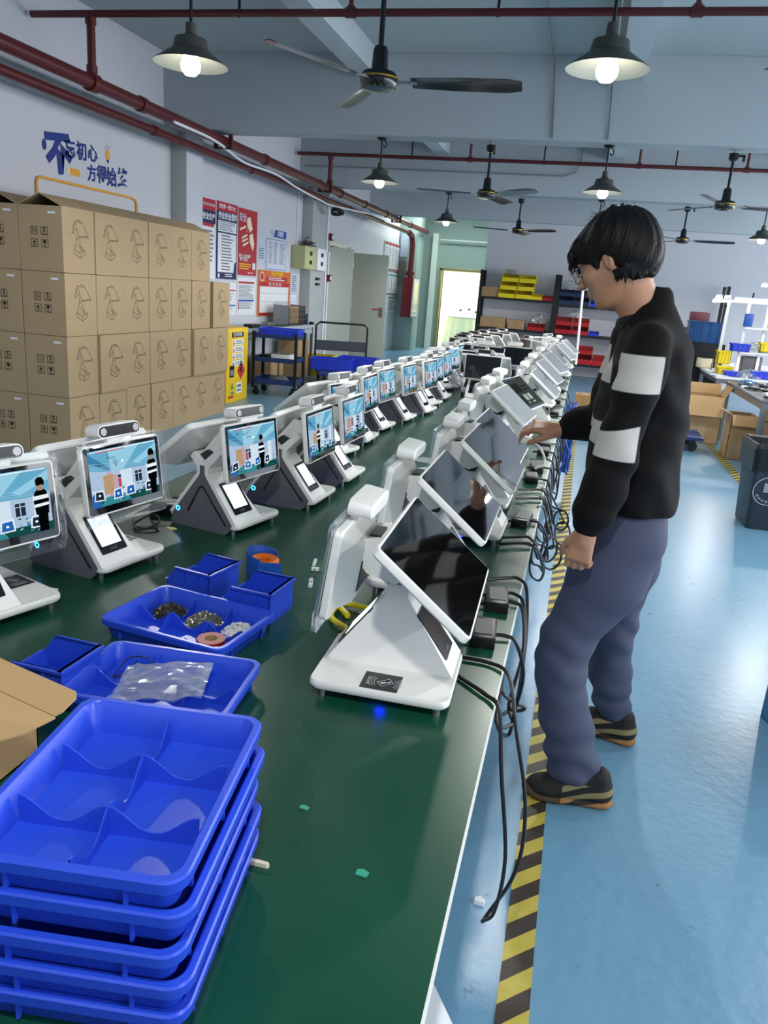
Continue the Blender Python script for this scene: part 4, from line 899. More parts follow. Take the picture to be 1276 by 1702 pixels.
board('red_poster', 'tall red poster with cream pointing hands artwork', 'poster', 10.44, 1.53, 11.08, 2.42, PR,
      [(PLB, 't', ('安全', .22, .86, .12), .02), (mat('cream_print', (244, 232, 204), .6), 'p', ((.06, .66), (.36, .72), (.38, .76), (.08, .70))), (mat('cream_print', (0, 0, 0)), 'p', ((.42, .86), (.6, .9), (.74, .72), (.6, .66), (.44, .76))), (mat('cream_print', (0, 0, 0)), 'p', ((.16, .54), (.44, .60), (.48, .64), (.18, .58))),
       (mat('cream_print', (0, 0, 0)), 'p', ((.18, .49), (.48, .55), (.5, .58), (.2, .53))), (mat('cream_print', (0, 0, 0)), 'p', ((.22, .43), (.5, .49), (.54, .53), (.24, .47))), (mat('cream_print', (0, 0, 0)), 'p', ((.56, .62), (.74, .66), (.84, .5), (.78, .38), (.6, .50))), (PO, 'p', ((.34, .64), (.5, .68), (.44, .76), (.36, .72))),
       (PW, 't', ('安全一点 幸福多', .34, .29, .055), .02), (PW, 't', ('责任在我心', .3, .24, .055), .02), (PY, 'lines', (.06, .18, .7, .08, 3)), (PW, 'r', (.76, .1, .92, .2)), (PW, 'lines', (.5, .05, .95, .02, 1))])
board('duty_chart', 'white chart with red and blue header bars under the red poster', 'chart', 10.44, .98, 11.08, 1.50, PW, [(PR, 'r', (.04, .84, .9, .89)), (PG, 'lines', (.06, .8, .9, .42, 11)), (PB, 'r', (.04, .36, .9, .41)), (PG, 'lines', (.08, .33, .9, .15, 5)), (PR, 'r', (.04, .15, .08, .34))])
board('duty_chart', 'white chart left of the one under the red poster, half hidden by cartons', 'chart', 9.80, .98, 10.40, 1.42, PW, [(PR, 'r', (.04, .74, .97, .78)), (PG, 'lines', (.06, .7, .9, .42, 8)), (PB, 'r', (.04, .28, .97, .32)), (PG, 'lines', (.08, .25, .9, .15, 3))])
board('notice_board', 'pale board with thin blue rounded outline left of the fuse box', 'notice board', 11.42, 1.64, 12.28, 2.10, mat('near_white_sheet', (206, 212, 226), .7), [(PB, 'r', (.03, .02, .97, .99)), (mat('near_white_sheet2', (208, 214, 228), .7), 'r', (.045, .04, .955, .97)), (PG, 'lines', (.12, .9, .3, .2, 12)), (PG, 'lines', (.36, .9, .56, .2, 14)), (PG, 'lines', (.64, .9, .9, .2, 12))])
board('blue_header_sign', 'slanted blue header sign with white characters above the pale board', 'sign', 11.60, 2.13, 12.24, 2.24, M_WALL, [(PB, 'p', ((.18, 0), (1, 0), (1, 1), (.28, 1))), (PW, 't', ('公告栏', .62, .5, .085), .03), (PR, 'p', ((.0, .3), (.02, .3), (.05, .5), (.02, .75), (0, .75), (.03, .5))), (PR, 'p', ((.08, .2), (.1, .2), (.14, .5), (.1, .85), (.08, .85), (.12, .5)))], th=.004)
board('paper_notice', 'small pale paper taped left of the blue-outlined board', 'notice', 11.15, 1.72, 11.40, 2.0, PLB, [(PG, 'lines', (.1, .8, .9, .2, 5))])
board('status_board', 'orange-bordered status board behind the desk clutter', 'notice board', 11.15, .95, 12.50, 1.63, PO,
      [(PR, 'r', (.04, .66, .97, .74)), (PR, 'r', (.24, .76, .88, .87)), (PW, 'c', (.12, .86, .07)), (PR, 'c', (.12, .86, .055)), (PY, 't', ('安全生产状态牌', .56, .93, .07), .02), (PW, 'lines', (.3, .86, .85, .77, 2)), (PW, 't', ('班组   姓名   职务  状态', .5, .70, .05), .01), (M_PAPER, 'r', (.06, .08, .93, .65)), (PG, 'r', (.06, .5, .93, .505)), (PG, 'r', (.06, .32, .93, .325)), (PR, 'r', (.06, .02, .3, .08))])
board('paper_notice', 'narrow pale sheet right of the orange-bordered board', 'notice', 12.54, 1.30, 12.80, 1.62, PLB, [(PG, 'lines', (.1, .9, .9, .1, 8))])
board('paper_notice', 'pale sheet low on the wall right of the orange-bordered board', 'notice', 12.54, .82, 12.80, 1.28, PW, [(PLB, 'lines', (.1, .9, .9, .1, 8))])
board('document_rack', 'rack of white documents with red tops on the far left wall', 'document rack', 18.5, 1.93, 20.25, 2.58, mat('pale_rack', (200, 214, 214), .6), [(PR, 'r', (.02+.19*i, .88, .17+.19*i, .98)) for i in range(5)]+[(PW, 'r', (.02+.19*i, .08, .18+.19*i, .86)) for i in range(5)]+[(PG, 'lines', (.04+.19*i, .8, .16+.19*i, .1, 9)) for i in range(5)]+[(PR, 'r', (.3+.2*i, .01, .44+.2*i, .06)) for i in range(3)], th=.03)
board('document_rack', 'pale document rack below the red-topped one', 'document rack', 18.95, 1.39, 20.25, 1.87, mat('pale_rack', (0, 0, 0)), [(mat('teal_header', (120, 160, 156), .6), 'r', (.04, .84, .96, .95))]+[(PW, 'r', (.03+.24*i, .08, .23+.24*i, .8)) for i in range(4)]+[(PG, 'lines', (.05+.24*i, .76, .21+.24*i, .1, 7)) for i in range(4)], th=.03)
board('paper_notice', 'white sheet under the document racks on the far left wall', 'notice', 19.15, .92, 20.1, 1.34, PW, [(mat('teal_header', (0, 0, 0)), 'r', (.05, .82, .95, .93)), (PG, 'lines', (.1, .75, .9, .1, 6))])
# wall conduits, junction boxes, fuse boxes
pipe('wall_conduit', [[(WX+.012, 12.70, 2.9), (WX+.012, 12.70, 2.06)]], .012, M_PAPER, 'white conduit dropping to the fuse boxes, left one', 'conduit', 'white wall conduits')
pipe('wall_conduit', [[(WX+.205, 13.7, 2.95), (WX+.205, 13.70, .4)]], .02, M_PAPER, 'white conduit down the edge of the pillar past two red boxes', 'conduit', 'white wall conduits')
for z, lb in ((2.30, 'upper'), (1.60, 'lower')):
    t = thing('alarm_box', '%s small dark red box on the pillar conduit' % lb, 'junction box', (WX+.22, 13.8, z)); bm = B(); box(bm, -.02, -.06, -.06, .05, .06, .06); obj('box_body', bm, mat('dark_red_plastic', (110, 20, 26), .4), t, bevel=.006); bm = B(); cbox(bm, (.052, 0, 0), (.006, .07, .06)); obj('cover', bm, M_PAPER, t)
for y0, y1, m_, lb in ((12.50, 13.05, mat('khaki_box', (190, 192, 140), .5), 'khaki fuse box on the pillar edge, left of the white one'), (13.06, 13.50, M_PAPER, 'white fuse box right of the khaki one')):
    t = thing('fuse_box', lb, 'fuse box', (WX+(.005 if y0 < 12.9 else .19), 0, 1.71)); bm = B(); box(bm, 0, y0, 0, .24 if y0 < 12.9 else .08, y1, .36); obj('box_body', bm, m_, t, bevel=.008)
    d_ = .24 if y0 < 12.9 else .08
    for z in (.08, .22):
        bm = B(); box(bm, d_, (y0+y1)/2-.05, z, d_+.006, (y0+y1)/2+.06, z+.065); obj('breaker_window', bm, M_BLK, t)
bm = B(); R = random.Random(11)
for k in range(4): tube(bm, [(WX+.15+.10*math.cos(a+k), 12.95+.22*math.sin(a)+R.uniform(-.02, .02), 2.09+.014*k+.02*abs(math.sin(a*2+k))) for a in [i*PI/3 for i in range(7)]], .007, 6, 4)
tube(bm, [(WX+.12, 12.8, 2.08), (WX+.12, 12.85, 2.2), (WX+.14, 12.98, 2.22), (WX+.14, 13.05, 2.1)], .006, 6)
tag(obj('cable_bundle', bm, M_CABLE, smooth=True), 'tangle of black cable lying on top of the fuse boxes', 'cable')
bm = B(); box(bm, WX+.19, 13.2, 1.55, WX+.24, 13.32, 1.59); box(bm, WX+.19, 13.2, 1.46, WX+.24, 13.32, 1.50); tag(obj('wall_plug', bm, M_BLK), 'two black plugs under the white fuse box', 'plug')
# open steel double door
def leaf(name, label, p0, p1, h, m, knob):
    p0 = Vector(p0); p1 = Vector(p1); d = (p1-p0); L_ = d.length; rz = math.atan2(d.y, d.x)
    t = thing(name, label, 'door', (p0.x, p0.y, 0), rz, 'open door leaves on the left wall')
    bm = B(); box(bm, 0, -.022, .03, L_, .022, h); obj('door_panel', bm, m, t, bevel=.004)
    for z in (.3, h*.5, h-.3): bm = B(); cyl(bm, (0.0, -.026, z), (0.0, -.026, z+.12), .014); obj('hinge', bm, M_STEEL, t, smooth=True)
    if knob:
        bm = B(); box(bm, L_-.13, -.03, .92, L_-.05, -.022, 1.12); obj('lock_plate', bm, M_STEEL, t)
        bm = B(); cyl(bm, (L_-.09, -.022, .98), (L_-.09, -.055, .98), .022); cyl(bm, (L_-.09, -.022, 1.08), (L_-.09, -.05, 1.08), .012); box(bm, L_-.26, -.06, 1.07, L_-.09, -.045, 1.09); obj('handle', bm, PR, t)
    return t
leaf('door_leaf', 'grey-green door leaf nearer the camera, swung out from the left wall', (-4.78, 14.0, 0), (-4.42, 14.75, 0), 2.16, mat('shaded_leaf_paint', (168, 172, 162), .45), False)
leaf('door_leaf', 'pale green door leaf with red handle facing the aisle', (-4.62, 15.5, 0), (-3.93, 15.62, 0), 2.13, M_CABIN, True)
bm = B(); box(bm, -4.78, 15.28, 0.0, -4.62, 15.42, 2.22); box(bm, -4.78, 14.18, 0.0, -4.74, 14.34, 2.22); box(bm, -4.78, 14.18, 2.18, -4.70, 15.42, 2.26); struct('door_2', bm, mat('cream_frame', (222, 220, 200), .5))
pipe('white_pole', [[(-4.60, 13.85, .05), (-4.62, 13.9, 2.05)]], .02, M_PAPER, 'white pole leaning by the open door leaf', 'pole')
bm = B(); prism(bm, [(15.1, .02), (15.25, .02), (15.24, .9), (15.2, 1.3)], -4.72, -4.64, 'x'); tag(obj('folded_umbrella', bm, mat('dark_brown_cloth', (50, 36, 32), .8)), 'dark folded cloth in the gap between the door leaves', 'cloth')
# hydrant cabinet
t = thing('hydrant_cabinet', 'dark red fire hydrant cabinet with white framed door in the far left corner', 'fire cabinet', (-4.33, 19.65, .85))
bm = B(); box(bm, -.14, -.33, 0, .12, .33, .95); obj('cabinet_body', bm, mat('fire_red_paint', (122, 16, 26), .4), t, bevel=.01)
bm = B(); box(bm, .12, -.32, .02, .145, .32, .93); obj('door', bm, M_PAPER, t); bm = B(); box(bm, .146, -.25, .1, .15, .25, .85); obj('window_glass', bm, mat('smoked_pane', (60, 72, 66), .15), t)
for z, lb in ((1.6, 'framed notice above the hydrant cabinet'), (2.25, 'pale framed notice high beside the hydrant pipe')):
    bm = B(); box(bm, -4.74, 19.96, z+.05, -4.56, 19.995, z+.60); tag(obj('framed_notice', bm, mat('grey_brown_print', (112, 112, 104), .6) if z < 2 else PLB), lb, 'notice')
# clothed table and sofa-like things beyond the doorway
t = thing('display_table', 'cloth-covered table in the cream room beyond the doorway', 'table', (-3.35, 23.0, 0))
bm = B(); n = 64; L0, L1 = [], []
for i in range(n):
    a = 2*PI*i/n; w = 1+.07*math.sin(a*16); L0.append((.62*math.cos(a)*w, .45*math.sin(a)*w, .02)); L1.append((.55*math.cos(a), .40*math.sin(a), .86))
loft(bm, [L0, L1]); obj('table_skirt', bm, mat('pale_cloth', (226, 226, 200), .8), t, smooth=True)
bm = B(); lathe(bm, [(0, .86), (.58, .86), (.58, .885), (0, .885)], 32)
for v in bm.verts: v.co.y *= .75
obj('tabletop', bm, M_PAPER, t)
for x, h, lb in ((-.2, .28, 'left white display stand'), (.05, .34, 'middle white display stand'), (.25, .24, 'right white display stand')):
    t = thing('display_stand', lb+' on the table beyond the doorway', 'display stand', (-3.35+x, 22.95, .885), 0, 'display stands beyond the doorway'); bm = B(); prism(bm, [(-.10, 0), (.10, 0), (.03, h), (-.03, h)], -.05, .05); obj('stand_frame', bm, M_PAPER, t); bm = B(); cbox(bm, (.04, -.055, h*.6), (.08, .01, .06)); obj('dark_panel', bm, M_GREYP, t)

# ================================================================ desk, carts and cabinet by the left wall
t = thing('side_desk', 'pale grey desk against the left wall behind the blue cart', 'desk', (-4.45, 10.9, 0))
bm = B(); box(bm, -.33, -1.5, .80, .17, 1.5, .84); obj('tabletop', bm, mat('grey_desk_top', (176, 188, 196), .5), t)
for x in (-.28, .12):
    for y in (-1.45, 0, 1.45): bm = B(); box(bm, x-.02, y-.02, 0, x+.02, y+.02, .80); obj('leg', bm, M_STEEL, t)
bm = B(); box(bm, .10, -1.45, .70, .13, 1.45, .8); obj('apron', bm, mat('grey_desk_top', (0, 0, 0)), t)
def clutter(name, label, cat, c, s, m, group=None, rz=0, detail=None):
    t = thing(name, label, cat, c, rz, group); bm = B(); box(bm, -s[0]/2, -s[1]/2, 0, s[0]/2, s[1]/2, s[2]); obj('body', bm, m, t, bevel=min(s)*.08)
    bm = B(); cbox(bm, (0, 0, s[2]+.001), (s[0]*.7, s[1]*.7, .002)); obj('top_panel', bm, detail or M_GREYP, t); return t
t = thing('wire_basket', 'grey wire basket holding a kraft package on the wall desk', 'basket', (-4.5, 11.75, .84)); bm = B()
for i in range(13): box(bm, -.13, -.35+.7*i/12-.004, 0, -.126, -.35+.7*i/12+.004, .34); box(bm, .126, -.35+.7*i/12-.004, 0, .13, -.35+.7*i/12+.004, .26)
for z in (.0, .08, .16, .24): box(bm, .126, -.35, z, .132, .35, z+.008); box(bm, -.132, -.35, z, -.126, .35, z+.008)
box(bm, -.13, -.35, 0, .13, .35, .006); box(bm, -.13, -.354, 0, .13, -.346, .3); box(bm, -.13, .346, 0, .13, .354, .3); obj('wire_frame', bm, M_STEEL, t)
tag(obj('kraft_package', (lambda b: (box(b, -.1, -.28, 0, .1, .1, .27), b)[1])(B()), M_CARD2, loc=(-4.5, 11.78, .85)), 'kraft package standing in the wire basket', 'package')
clutter('desk_radio', 'black device on the near end of the wall desk', 'device', (-4.45, 10.2, .84), (.12, .3, .05), M_BLK); clutter('desk_box', 'small grey box beside the black device on the desk', 'box', (-4.4, 10.6, .84), (.12, .16, .07), M_STEEL); clutter('binder', 'navy and white binder at the far end of the wall desk', 'binder', (-4.45, 12.25, .84), (.1, .22, .17), M_NAVY, detail=M_PAPER)
clutter('camera_gadget', 'small black gadget at the far desk corner', 'device', (-4.35, 12.38, .84), (.06, .1, .04), M_BLK)
bm = B(); R = random.Random(4)
for k in range(5): tube(bm, [(-4.36+R.uniform(-.05, .05), 10.6+.25*j+R.uniform(-.03, .03), .85+R.uniform(0, .02)) for j in range(6)], .005, 5)
tag(obj('desk_cables', bm, M_CABLE, smooth=True), 'thin dark cables trailing along the wall desk', 'cable')
for y, z, lb, s in ((10.9, 0.0, 'brown carton on the floor under the wall desk', (.34, .5, .42)), (12.0, 0.0, 'brown carton at the far end under the wall desk', (.34, .5, .6))):
    clutter('stored_carton', lb, 'carton', (-4.5, y, z), s, M_CARD2, 'cartons under the wall desk', 0, M_CARD)
t = thing('yellow_cabinet', 'yellow safety cabinet with hazard labels beside the carton stack', 'cabinet', (-4.15, 8.66, 0))
bm = B(); box(bm, -.25, 0, .0, .05, .62, .90); obj('cabinet_body', bm, mat('safety_yellow', (238, 196, 22), .45), t, bevel=.006)
bm = B(); M = frame_M((.0515, .31, .46), (0, 1, 0), (0, 0, 1)); ms = [M_BLK, M_PAPER, PR, mat('leaf_green_print', (70, 150, 60), .6), PG]
def rq(x0, y0, x1, y1, mi, d=0): poly(bm, [M @ Vector((x, y, d)) for x, y in ((x0, y0), (x1, y0), (x1, y1), (x0, y1))], mi)
rq(-.17, .33, .17, .39, 0); add_text(bm, '防火安全柜', .05, M @ Matrix.Translation((0, .36, .001)), 1, .02)
for i in range(4): rq(-.15, .235-.085*i, .17, .305-.085*i, 1); rq(-.06, .25-.085*i, .15, .262-.085*i, 4, .001); rq(-.06, .275-.085*i, .12, .287-.085*i, 4, .001); poly(bm, [M @ Vector(p) for p in ((-.14, .245-.085*i, .001), (-.09, .245-.085*i, .001), (-.115, .295-.085*i, .001))], 2)
rq(-.22, -.15, -.09, -.01, 0); rq(-.205, -.13, -.105, -.06, 4, .001); poly(bm, [M @ Vector(p) for p in ((.11, -.20, 0), (.23, -.09, 0), (.11, .05, 0), (.0, -.09, 0))], 2); poly(bm, [M @ Vector(p) for p in ((.08, -.10, .001), (.14, -.10, .001), (.13, -.05, .001), (.11, -.02, .001), (.09, -.05, .001))], 0)
rq(-.02, -.36, .14, -.23, 1); rq(.0, -.34, .12, -.31, 4, .001); rq(.0, -.29, .12, -.25, 4, .001); rq(-.19, -.36, -.08, -.33, 3); poly(bm, [M @ Vector(p) for p in ((-.19, -.3, 0), (-.09, -.3, 0), (-.14, -.21, 0))], 3); rq(-.25, -.41, -.1, -.375, 2)
obj('hazard_labels', bm, ms, t)
t = thing('utility_cart', 'three-tier blue tool cart with black posts by the wall desk', 'cart', (-3.92, 9.9, 0), .12)
for z, d in ((.16, .07), (.45, .06), (.76, .05)):
    bm = B(); box(bm, -.29, -.24, z, .29, .24, z+.008)
    for a in ((-.29, -.24, .29, -.23), (-.29, .23, .29, .24), (-.29, -.24, -.28, .24), (.28, -.24, .29, .24)): box(bm, a[0], a[1], z, a[2], a[3], z+d)
    obj('shelf_tray', bm, mat('cart_blue_paint', (26, 50, 104), .4), t)
for x in (-.285, .285):
    for y in (-.235, .235): bm = B(); box(bm, x-.018, y-.018, .10, x+.018, y+.018, .84); obj('post', bm, M_IRON, t)
for x in (-.25, .25):
    for y in (-.2, .2): bm = B(); cyl(bm, (x, y-.012, .045), (x, y+.012, .045), .045, n=16); box(bm, x-.02, y-.02, .07, x+.02, y+.02, .12); obj('caster', bm, M_BLK, t)
def crate(name, label, c, s, m, rz=0, group=None, cat='crate', ribs=6):
    t = thing(name, label, cat, c, rz, group); bm = B(); L_, W_, H_ = s; th = .006
    box(bm, -L_/2, -W_/2, 0, L_/2, W_/2, th)
    for a in ((-L_/2, -W_/2, L_/2, -W_/2+th), (-L_/2, W_/2-th, L_/2, W_/2), (-L_/2, -W_/2, -L_/2+th, W_/2), (L_/2-th, -W_/2, L_/2, W_/2)): box(bm, a[0], a[1], 0, a[2], a[3], H_)
    for a in ((-L_/2-.012, -W_/2-.012, L_/2+.012, -W_/2), (-L_/2-.012, W_/2, L_/2+.012, W_/2+.012), (-L_/2-.012, -W_/2, -L_/2, W_/2), (L_/2, -W_/2, L_/2+.012, W_/2)): box(bm, a[0], a[1], H_-.018, a[2], a[3], H_)
    obj('crate_shell', bm, m, t); bm = B()
    for i in range(ribs): x = -L_/2+L_*(i+.5)/ribs; box(bm, x-.004, -W_/2-.009, .0, x+.004, -W_/2, H_-.018); box(bm, x-.004, W_/2, .0, x+.004, W_/2+.009, H_-.018)
    for i in range(max(2, ribs//2)): y = -W_/2+W_*(i+.5)/max(2, ribs//2); box(bm, L_/2, y-.004, 0, L_/2+.009, y+.004, H_-.018)
    obj('rib', bm, m, t)['kind'] = 'stuff'; return t
M_CRATE = mat('crate_blue_plastic', (40, 66, 205), .4)
crate('cart_crate', 'blue crate on the top tier of the tool cart', (-3.9, 9.92, .772), (.52, .38, .11), M_CRATE, .12)
clutter('parts_box', 'white box on the middle tier of the tool cart', 'box', (-3.85, 9.9, .46), (.26, .28, .09), M_PAPER); clutter('dark_pouch', 'dark pouch on the middle tier of the tool cart', 'pouch', (-4.07, 9.9, .46), (.14, .24, .07), M_BLK)
bm = B(); R = random.Random(8); bmesh.ops.create_icosphere(bm, subdivisions=3, radius=1)
for v in bm.verts: v.co = Vector((v.co.x*.15, v.co.y*.12, max(-.4, v.co.z)*.06+.03+.02*noise.noise(v.co*3)))
tag(obj('glove_pile', bm, mat('grey_cloth', (120, 126, 124), .8), loc=(-3.92, 9.9, .17)), 'crumpled grey cloth on the bottom tier of the tool cart', 'cloth', None, None)
t = thing('platform_trolley', 'platform trolley with black push handle holding blue crates', 'trolley', (-3.55, 11.75, 0), .05)
bm = B(); box(bm, -.62, -.45, .17, .55, .45, .24); obj('platform', bm, mat('trolley_blue', (34, 58, 120), .45), t, bevel=.01)
bm = B(); tube(bm, [(-.58, -.42, .2), (-.59, -.42, .85), (-.59, -.36, .90), (-.59, .36, .90), (-.59, .42, .85), (-.58, .42, .2)], .017, 10, 1)
for v in bm.verts: pass
obj('push_handle', bm, M_IRON, t, smooth=True)
bm = B(); box(bm, -.60, -.41, .46, -.575, .41, .62); obj('handle_panel', bm, mat('dark_slate_panel', (58, 64, 72), .5), t)
for x in (-.5, .45):
    for y in (-.36, .36): bm = B(); cyl(bm, (x, y-.02, .065), (x, y+.02, .065), .065, n=18); box(bm, x-.03, y-.028, .1, x+.03, y+.028, .17); obj('caster', bm, M_BLK, t)
t.rotation_euler = (0, 0, -1.15); t.location = (-3.55, 11.75, 0)
crate('trolley_crate', 'blue ribbed crate on the trolley, nearer one', (-3.66, 11.45, .242), (.60, .40, .17), M_CRATE, .15, 'crates on the platform trolley', ribs=8)
crate('trolley_crate', 'blue ribbed crate on the trolley, farther one', (-3.40, 12.02, .242), (.60, .40, .17), M_CRATE, .1, 'crates on the platform trolley', ribs=8)
crate('yellow_crate', 'yellow crate behind the trolley handle by the wall', (-4.25, 12.6, .0), (.5, .4, .34), M_YEL, .1)
# ================================================================ racks along the back wall
def rack(label, x0, x1, levels, group='black steel racks along the back wall', y0=16.55, y1=17.05, h=2.02, posts=(0, 1)):
    t = thing('steel_rack', label, 'rack', ((x0+x1)/2, (y0+y1)/2, 0), 0, group); cx, cy = (x0+x1)/2, (y0+y1)/2
    for x in [x0, x1][posts[0]:posts[1]+1]:
        for y in (y0, y1): bm = B(); box(bm, x-cx-.03, y-cy-.02, 0, x-cx+.03, y-cy+.02, h); obj('post', bm, M_IRON, t)
    for z in levels: bm = B(); box(bm, x0-cx, y0-cy, z-.05, x1-cx, y1-cy, z); obj('shelf', bm, M_IRON, t)
    return t
rack('black steel rack beside the doorway holding yellow bins', -2.17, -.65, (.15, .60, 1.07-.18, 1.50))
rack("black steel rack left of the person's face with navy and red bins", -.59, 1.0, (.3, .88, 1.45))
rack('black steel rack hidden mostly behind the person', 1.06, 2.6, (.3, .84, 1.2))
def rbin(label, x, z, m, w=.26, h=.15, d=.3, y=16.72, group=None, name='storage_bin'):
    return hopper(name, label, (x, y, z), -PI/2, d, w, h, m, group, .5)
n_ = {0: 'bottom', 1: 'middle', 2: 'top'}
for r in range(3):
    for c in range(2): rbin('yellow bin in the %s layer of the pile on the rack, %s side' % (n_[r], ('left', 'right')[c]), -1.62+.35*c+.02*r, 1.50+.158*r, M_YEL, .335, .158, .36, group='yellow bins piled on the rack')
rbin('single yellow bin right of the yellow pile', -1.02, 1.50, M_YEL, .24, .12); rbin('small red bin beside the single yellow bin on the upper shelf', -.79, 1.50, M_RED, .22, .10)
for i, (x, z, m, lb, w, h) in enumerate(((-.42, 1.45, M_NAVY, 'navy bin at the left of the upper shelf', .30, .17), (-.11, 1.45, M_NAVY, 'second navy bin on the upper shelf', .30, .17), (-.42, 1.622, M_NAVY, 'navy bin stacked on the left navy bin', .30, .13), (-.11, 1.622, M_NAVY, 'navy bin stacked on the second navy bin', .30, .13), (.20, 1.45, M_CRATE, "bright blue bin next to the person's chin", .26, .12), (.20, 1.575, M_NAVY, 'navy bin on the bright blue bin', .26, .16),
        (-.40, .88, M_RED, 'red bin at the left bottom of the red pile', .32, .16), (-.06, .88, M_RED, 'red bin at the right bottom of the red pile', .32, .16), (-.40, 1.045, M_RED, 'red bin at the left top of the red pile', .32, .16), (-.06, 1.045, M_RED, 'red bin at the right top of the red pile', .32, .16), (.22, .88, M_CRATE, 'blue bin right of the red pile', .2, .09),
        (-.95, .89, M_RED, 'low red bin beside the brown cartons on the lower shelf', .34, .14), (.1, .3, M_RED, 'red bin low on the rack by the white pole, left', .3, .2), (.42, .3, M_RED, 'red bin low on the rack by the white pole, right', .3, .2), (.1, .5, M_RED, 'red bin stacked low on the rack by the white pole', .3, .16))):
    rbin(lb, x, z, m, w, h, .34, group='bins on the rack by the person')
def plain_carton(label, c, s, m=M_CARD2, group=None, rz=0):
    t = thing('brown_carton', label, 'carton', c, rz, group); bm = B(); box(bm, -s[0]/2, -s[1]/2, 0, s[0]/2, s[1]/2, s[2]); obj('carton_body', bm, m, t)
    bm = B(); box(bm, -.03, -s[1]/2-.001, 0, .03, s[1]/2+.001, s[2]+.001); obj('packing_tape', bm, mat('tan_tape', (160, 128, 86), .4), t); return t
plain_carton('brown carton at the left end of the upper rack shelf', (-1.97, 16.75, 1.50), (.34, .32, .19))
plain_carton('wide brown carton on the lower rack shelf by the doorway', (-1.85, 16.75, .89), (.52, .34, .20)); plain_carton('brown carton in the middle of the lower rack shelf', (-1.36, 16.75, .89), (.34, .34, .18))
def bagheap(name, label, c, s, seed, m=None, cat='bag'):
    bm = B(); bmesh.ops.create_icosphere(bm, subdivisions=4, radius=1)
    for v in bm.verts:
        n = noise.noise(v.co*2.3+Vector((seed, 0, 0)))*.35+noise.noise(v.co*6+Vector((0, seed, 0)))*.16; q = v.co*(1+n); v.co = Vector((q.x*s[0], q.y*s[1], max(q.z, -.35)*s[2]+s[2]*.35))
    return tag(obj(name, bm, m or film('cloudy_bag_film', .30), loc=c, smooth=False), label, cat)
for i, (x, z, s) in enumerate(((-1.55, 1.07, .0), (-.35, 1.76, .12), (0.0, 1.76, .10), (-.9, 1.03, .14), (-.2, 1.21, .1))):
    if s: bagheap('clear_bag', ('', 'clear bag of parts on the left navy bins', 'clear bag of parts on the second navy bins', 'clear bag of cables in the low red bin', 'clear bag on top of the red bins')[i], (x, 16.75, z), (.16, .12, s), i*3.1)
clutter('cable_box', 'dark stack of small cards standing in the yellow pile', 'cards', (-1.6, 16.75, 1.96), (.2, .2, .10), mat('beige_cards', (150, 140, 120), .6))
pipe('upright_white_pole', [[(-.03, 10.2, .752), (-.08, 10.25, 1.9)]], .016, M_PAPER, 'white upright pole at the far end of the green table', 'pole')
# far end of the green table
plain_carton('tan carton standing among the far kiosks', (-.76, 8.15, TZ), (.34, .26, .20), mat('tan_carton', (176, 130, 74), .8))
crate('parts_crate', 'bright blue crate behind the plastic bags on the table', (-.50, 7.55, TZ), (.40, .26, .15), M_CRATE, 0)
bagheap('plastic_bags', 'heap of clear plastic bags in front of the blue crate on the table', (-.52, 7.22, TZ), (.18, .13, .10), 2.2)
bagheap('plastic_bags', 'clear plastic wrapping piled on the right row far kiosks', (-.40, 7.9, TZ), (.20, .2, .14), 5.2)
bagheap('plastic_bags', 'clear plastic wrapping at the far right end of the table', (-.35, 8.95, TZ), (.2, .2, .16), 8.1)
bagheap('plastic_bags', 'pinkish clear bag in the left row beyond the lit screens', (-.92, 6.35, TZ), (.10, .12, .12), 9.3, film('pink_bag_film', .4))
clutter('label_box', 'small white and red printed box beside the plastic bags', 'box', (-.50, 6.55, TZ), (.16, .12, .07), M_PAPER, detail=PR); clutter('yellow_blue_pack', 'yellow and blue pack beside the tan carton', 'package', (-.62, 8.9, TZ), (.22, .12, .16), mat('pack_blue', (40, 110, 190), .4), detail=M_YEL)
scrap('clear folded sheet lying between the two kiosk rows', (-.62, 3.45, TZ), [(-.06, -.05), (.03, -.07), (.07, .06), (-.03, .05)], mat('grey_film_sheet', (150, 160, 158), .2), 'film', name='film_sheet')
scrap('small oval piece of film on the green table by the right row', (-.60, 2.42, TZ), [(.02*math.cos(a), .035*math.sin(a)) for a in [i*PI/6 for i in range(12)]], mat('grey_film_sheet', (0, 0, 0)), 'film', name='film_scrap')
# yellow cable piece by the nearest right kiosk
bm = B(); tube(bm, [(-.44, 1.60, TZ+.01), (-.48, 1.66, TZ+.012), (-.40, 1.66, TZ+.01), (-.33, 1.64, TZ+.01)], .007); tube(bm, [(-.48, 1.66, TZ+.012), (-.475, 1.58, TZ+.01), (-.42, 1.53, TZ+.01)], .007)
tag(obj('yellow_cable', bm, M_YEL, smooth=True), 'bent yellow cable behind the nearest right-row kiosk', 'cable')
bm = B(); tube(bm, [(-1.20, 2.03, TZ+.008), (-1.16, 1.99, TZ+.006), (-1.20, 1.96, TZ+.01), (-1.24, 2.0, TZ+.008), (-1.20, 2.04, TZ+.03), (-1.16, 2.0, TZ+.02), (-1.2, 1.95, TZ+.006), (-1.25, 2.02, TZ+.03), (-1.19, 2.1, TZ+.05)], .003)
tag(obj('cable_coil', bm, M_CABLE, smooth=True), 'coil of thin black cable on the table behind the third lit kiosk', 'cable')
clutter('power_adapter', 'black adapter on the table left of the third lit kiosk', 'adapter', (-1.22, 2.16, TZ), (.10, .07, .04), M_BLK, 'power adapters on the table', .3)
clutter('power_adapter', 'second black adapter behind the third lit kiosk', 'adapter', (-1.20, 2.27, TZ), (.10, .07, .035), M_BLK, 'power adapters on the table', .2)
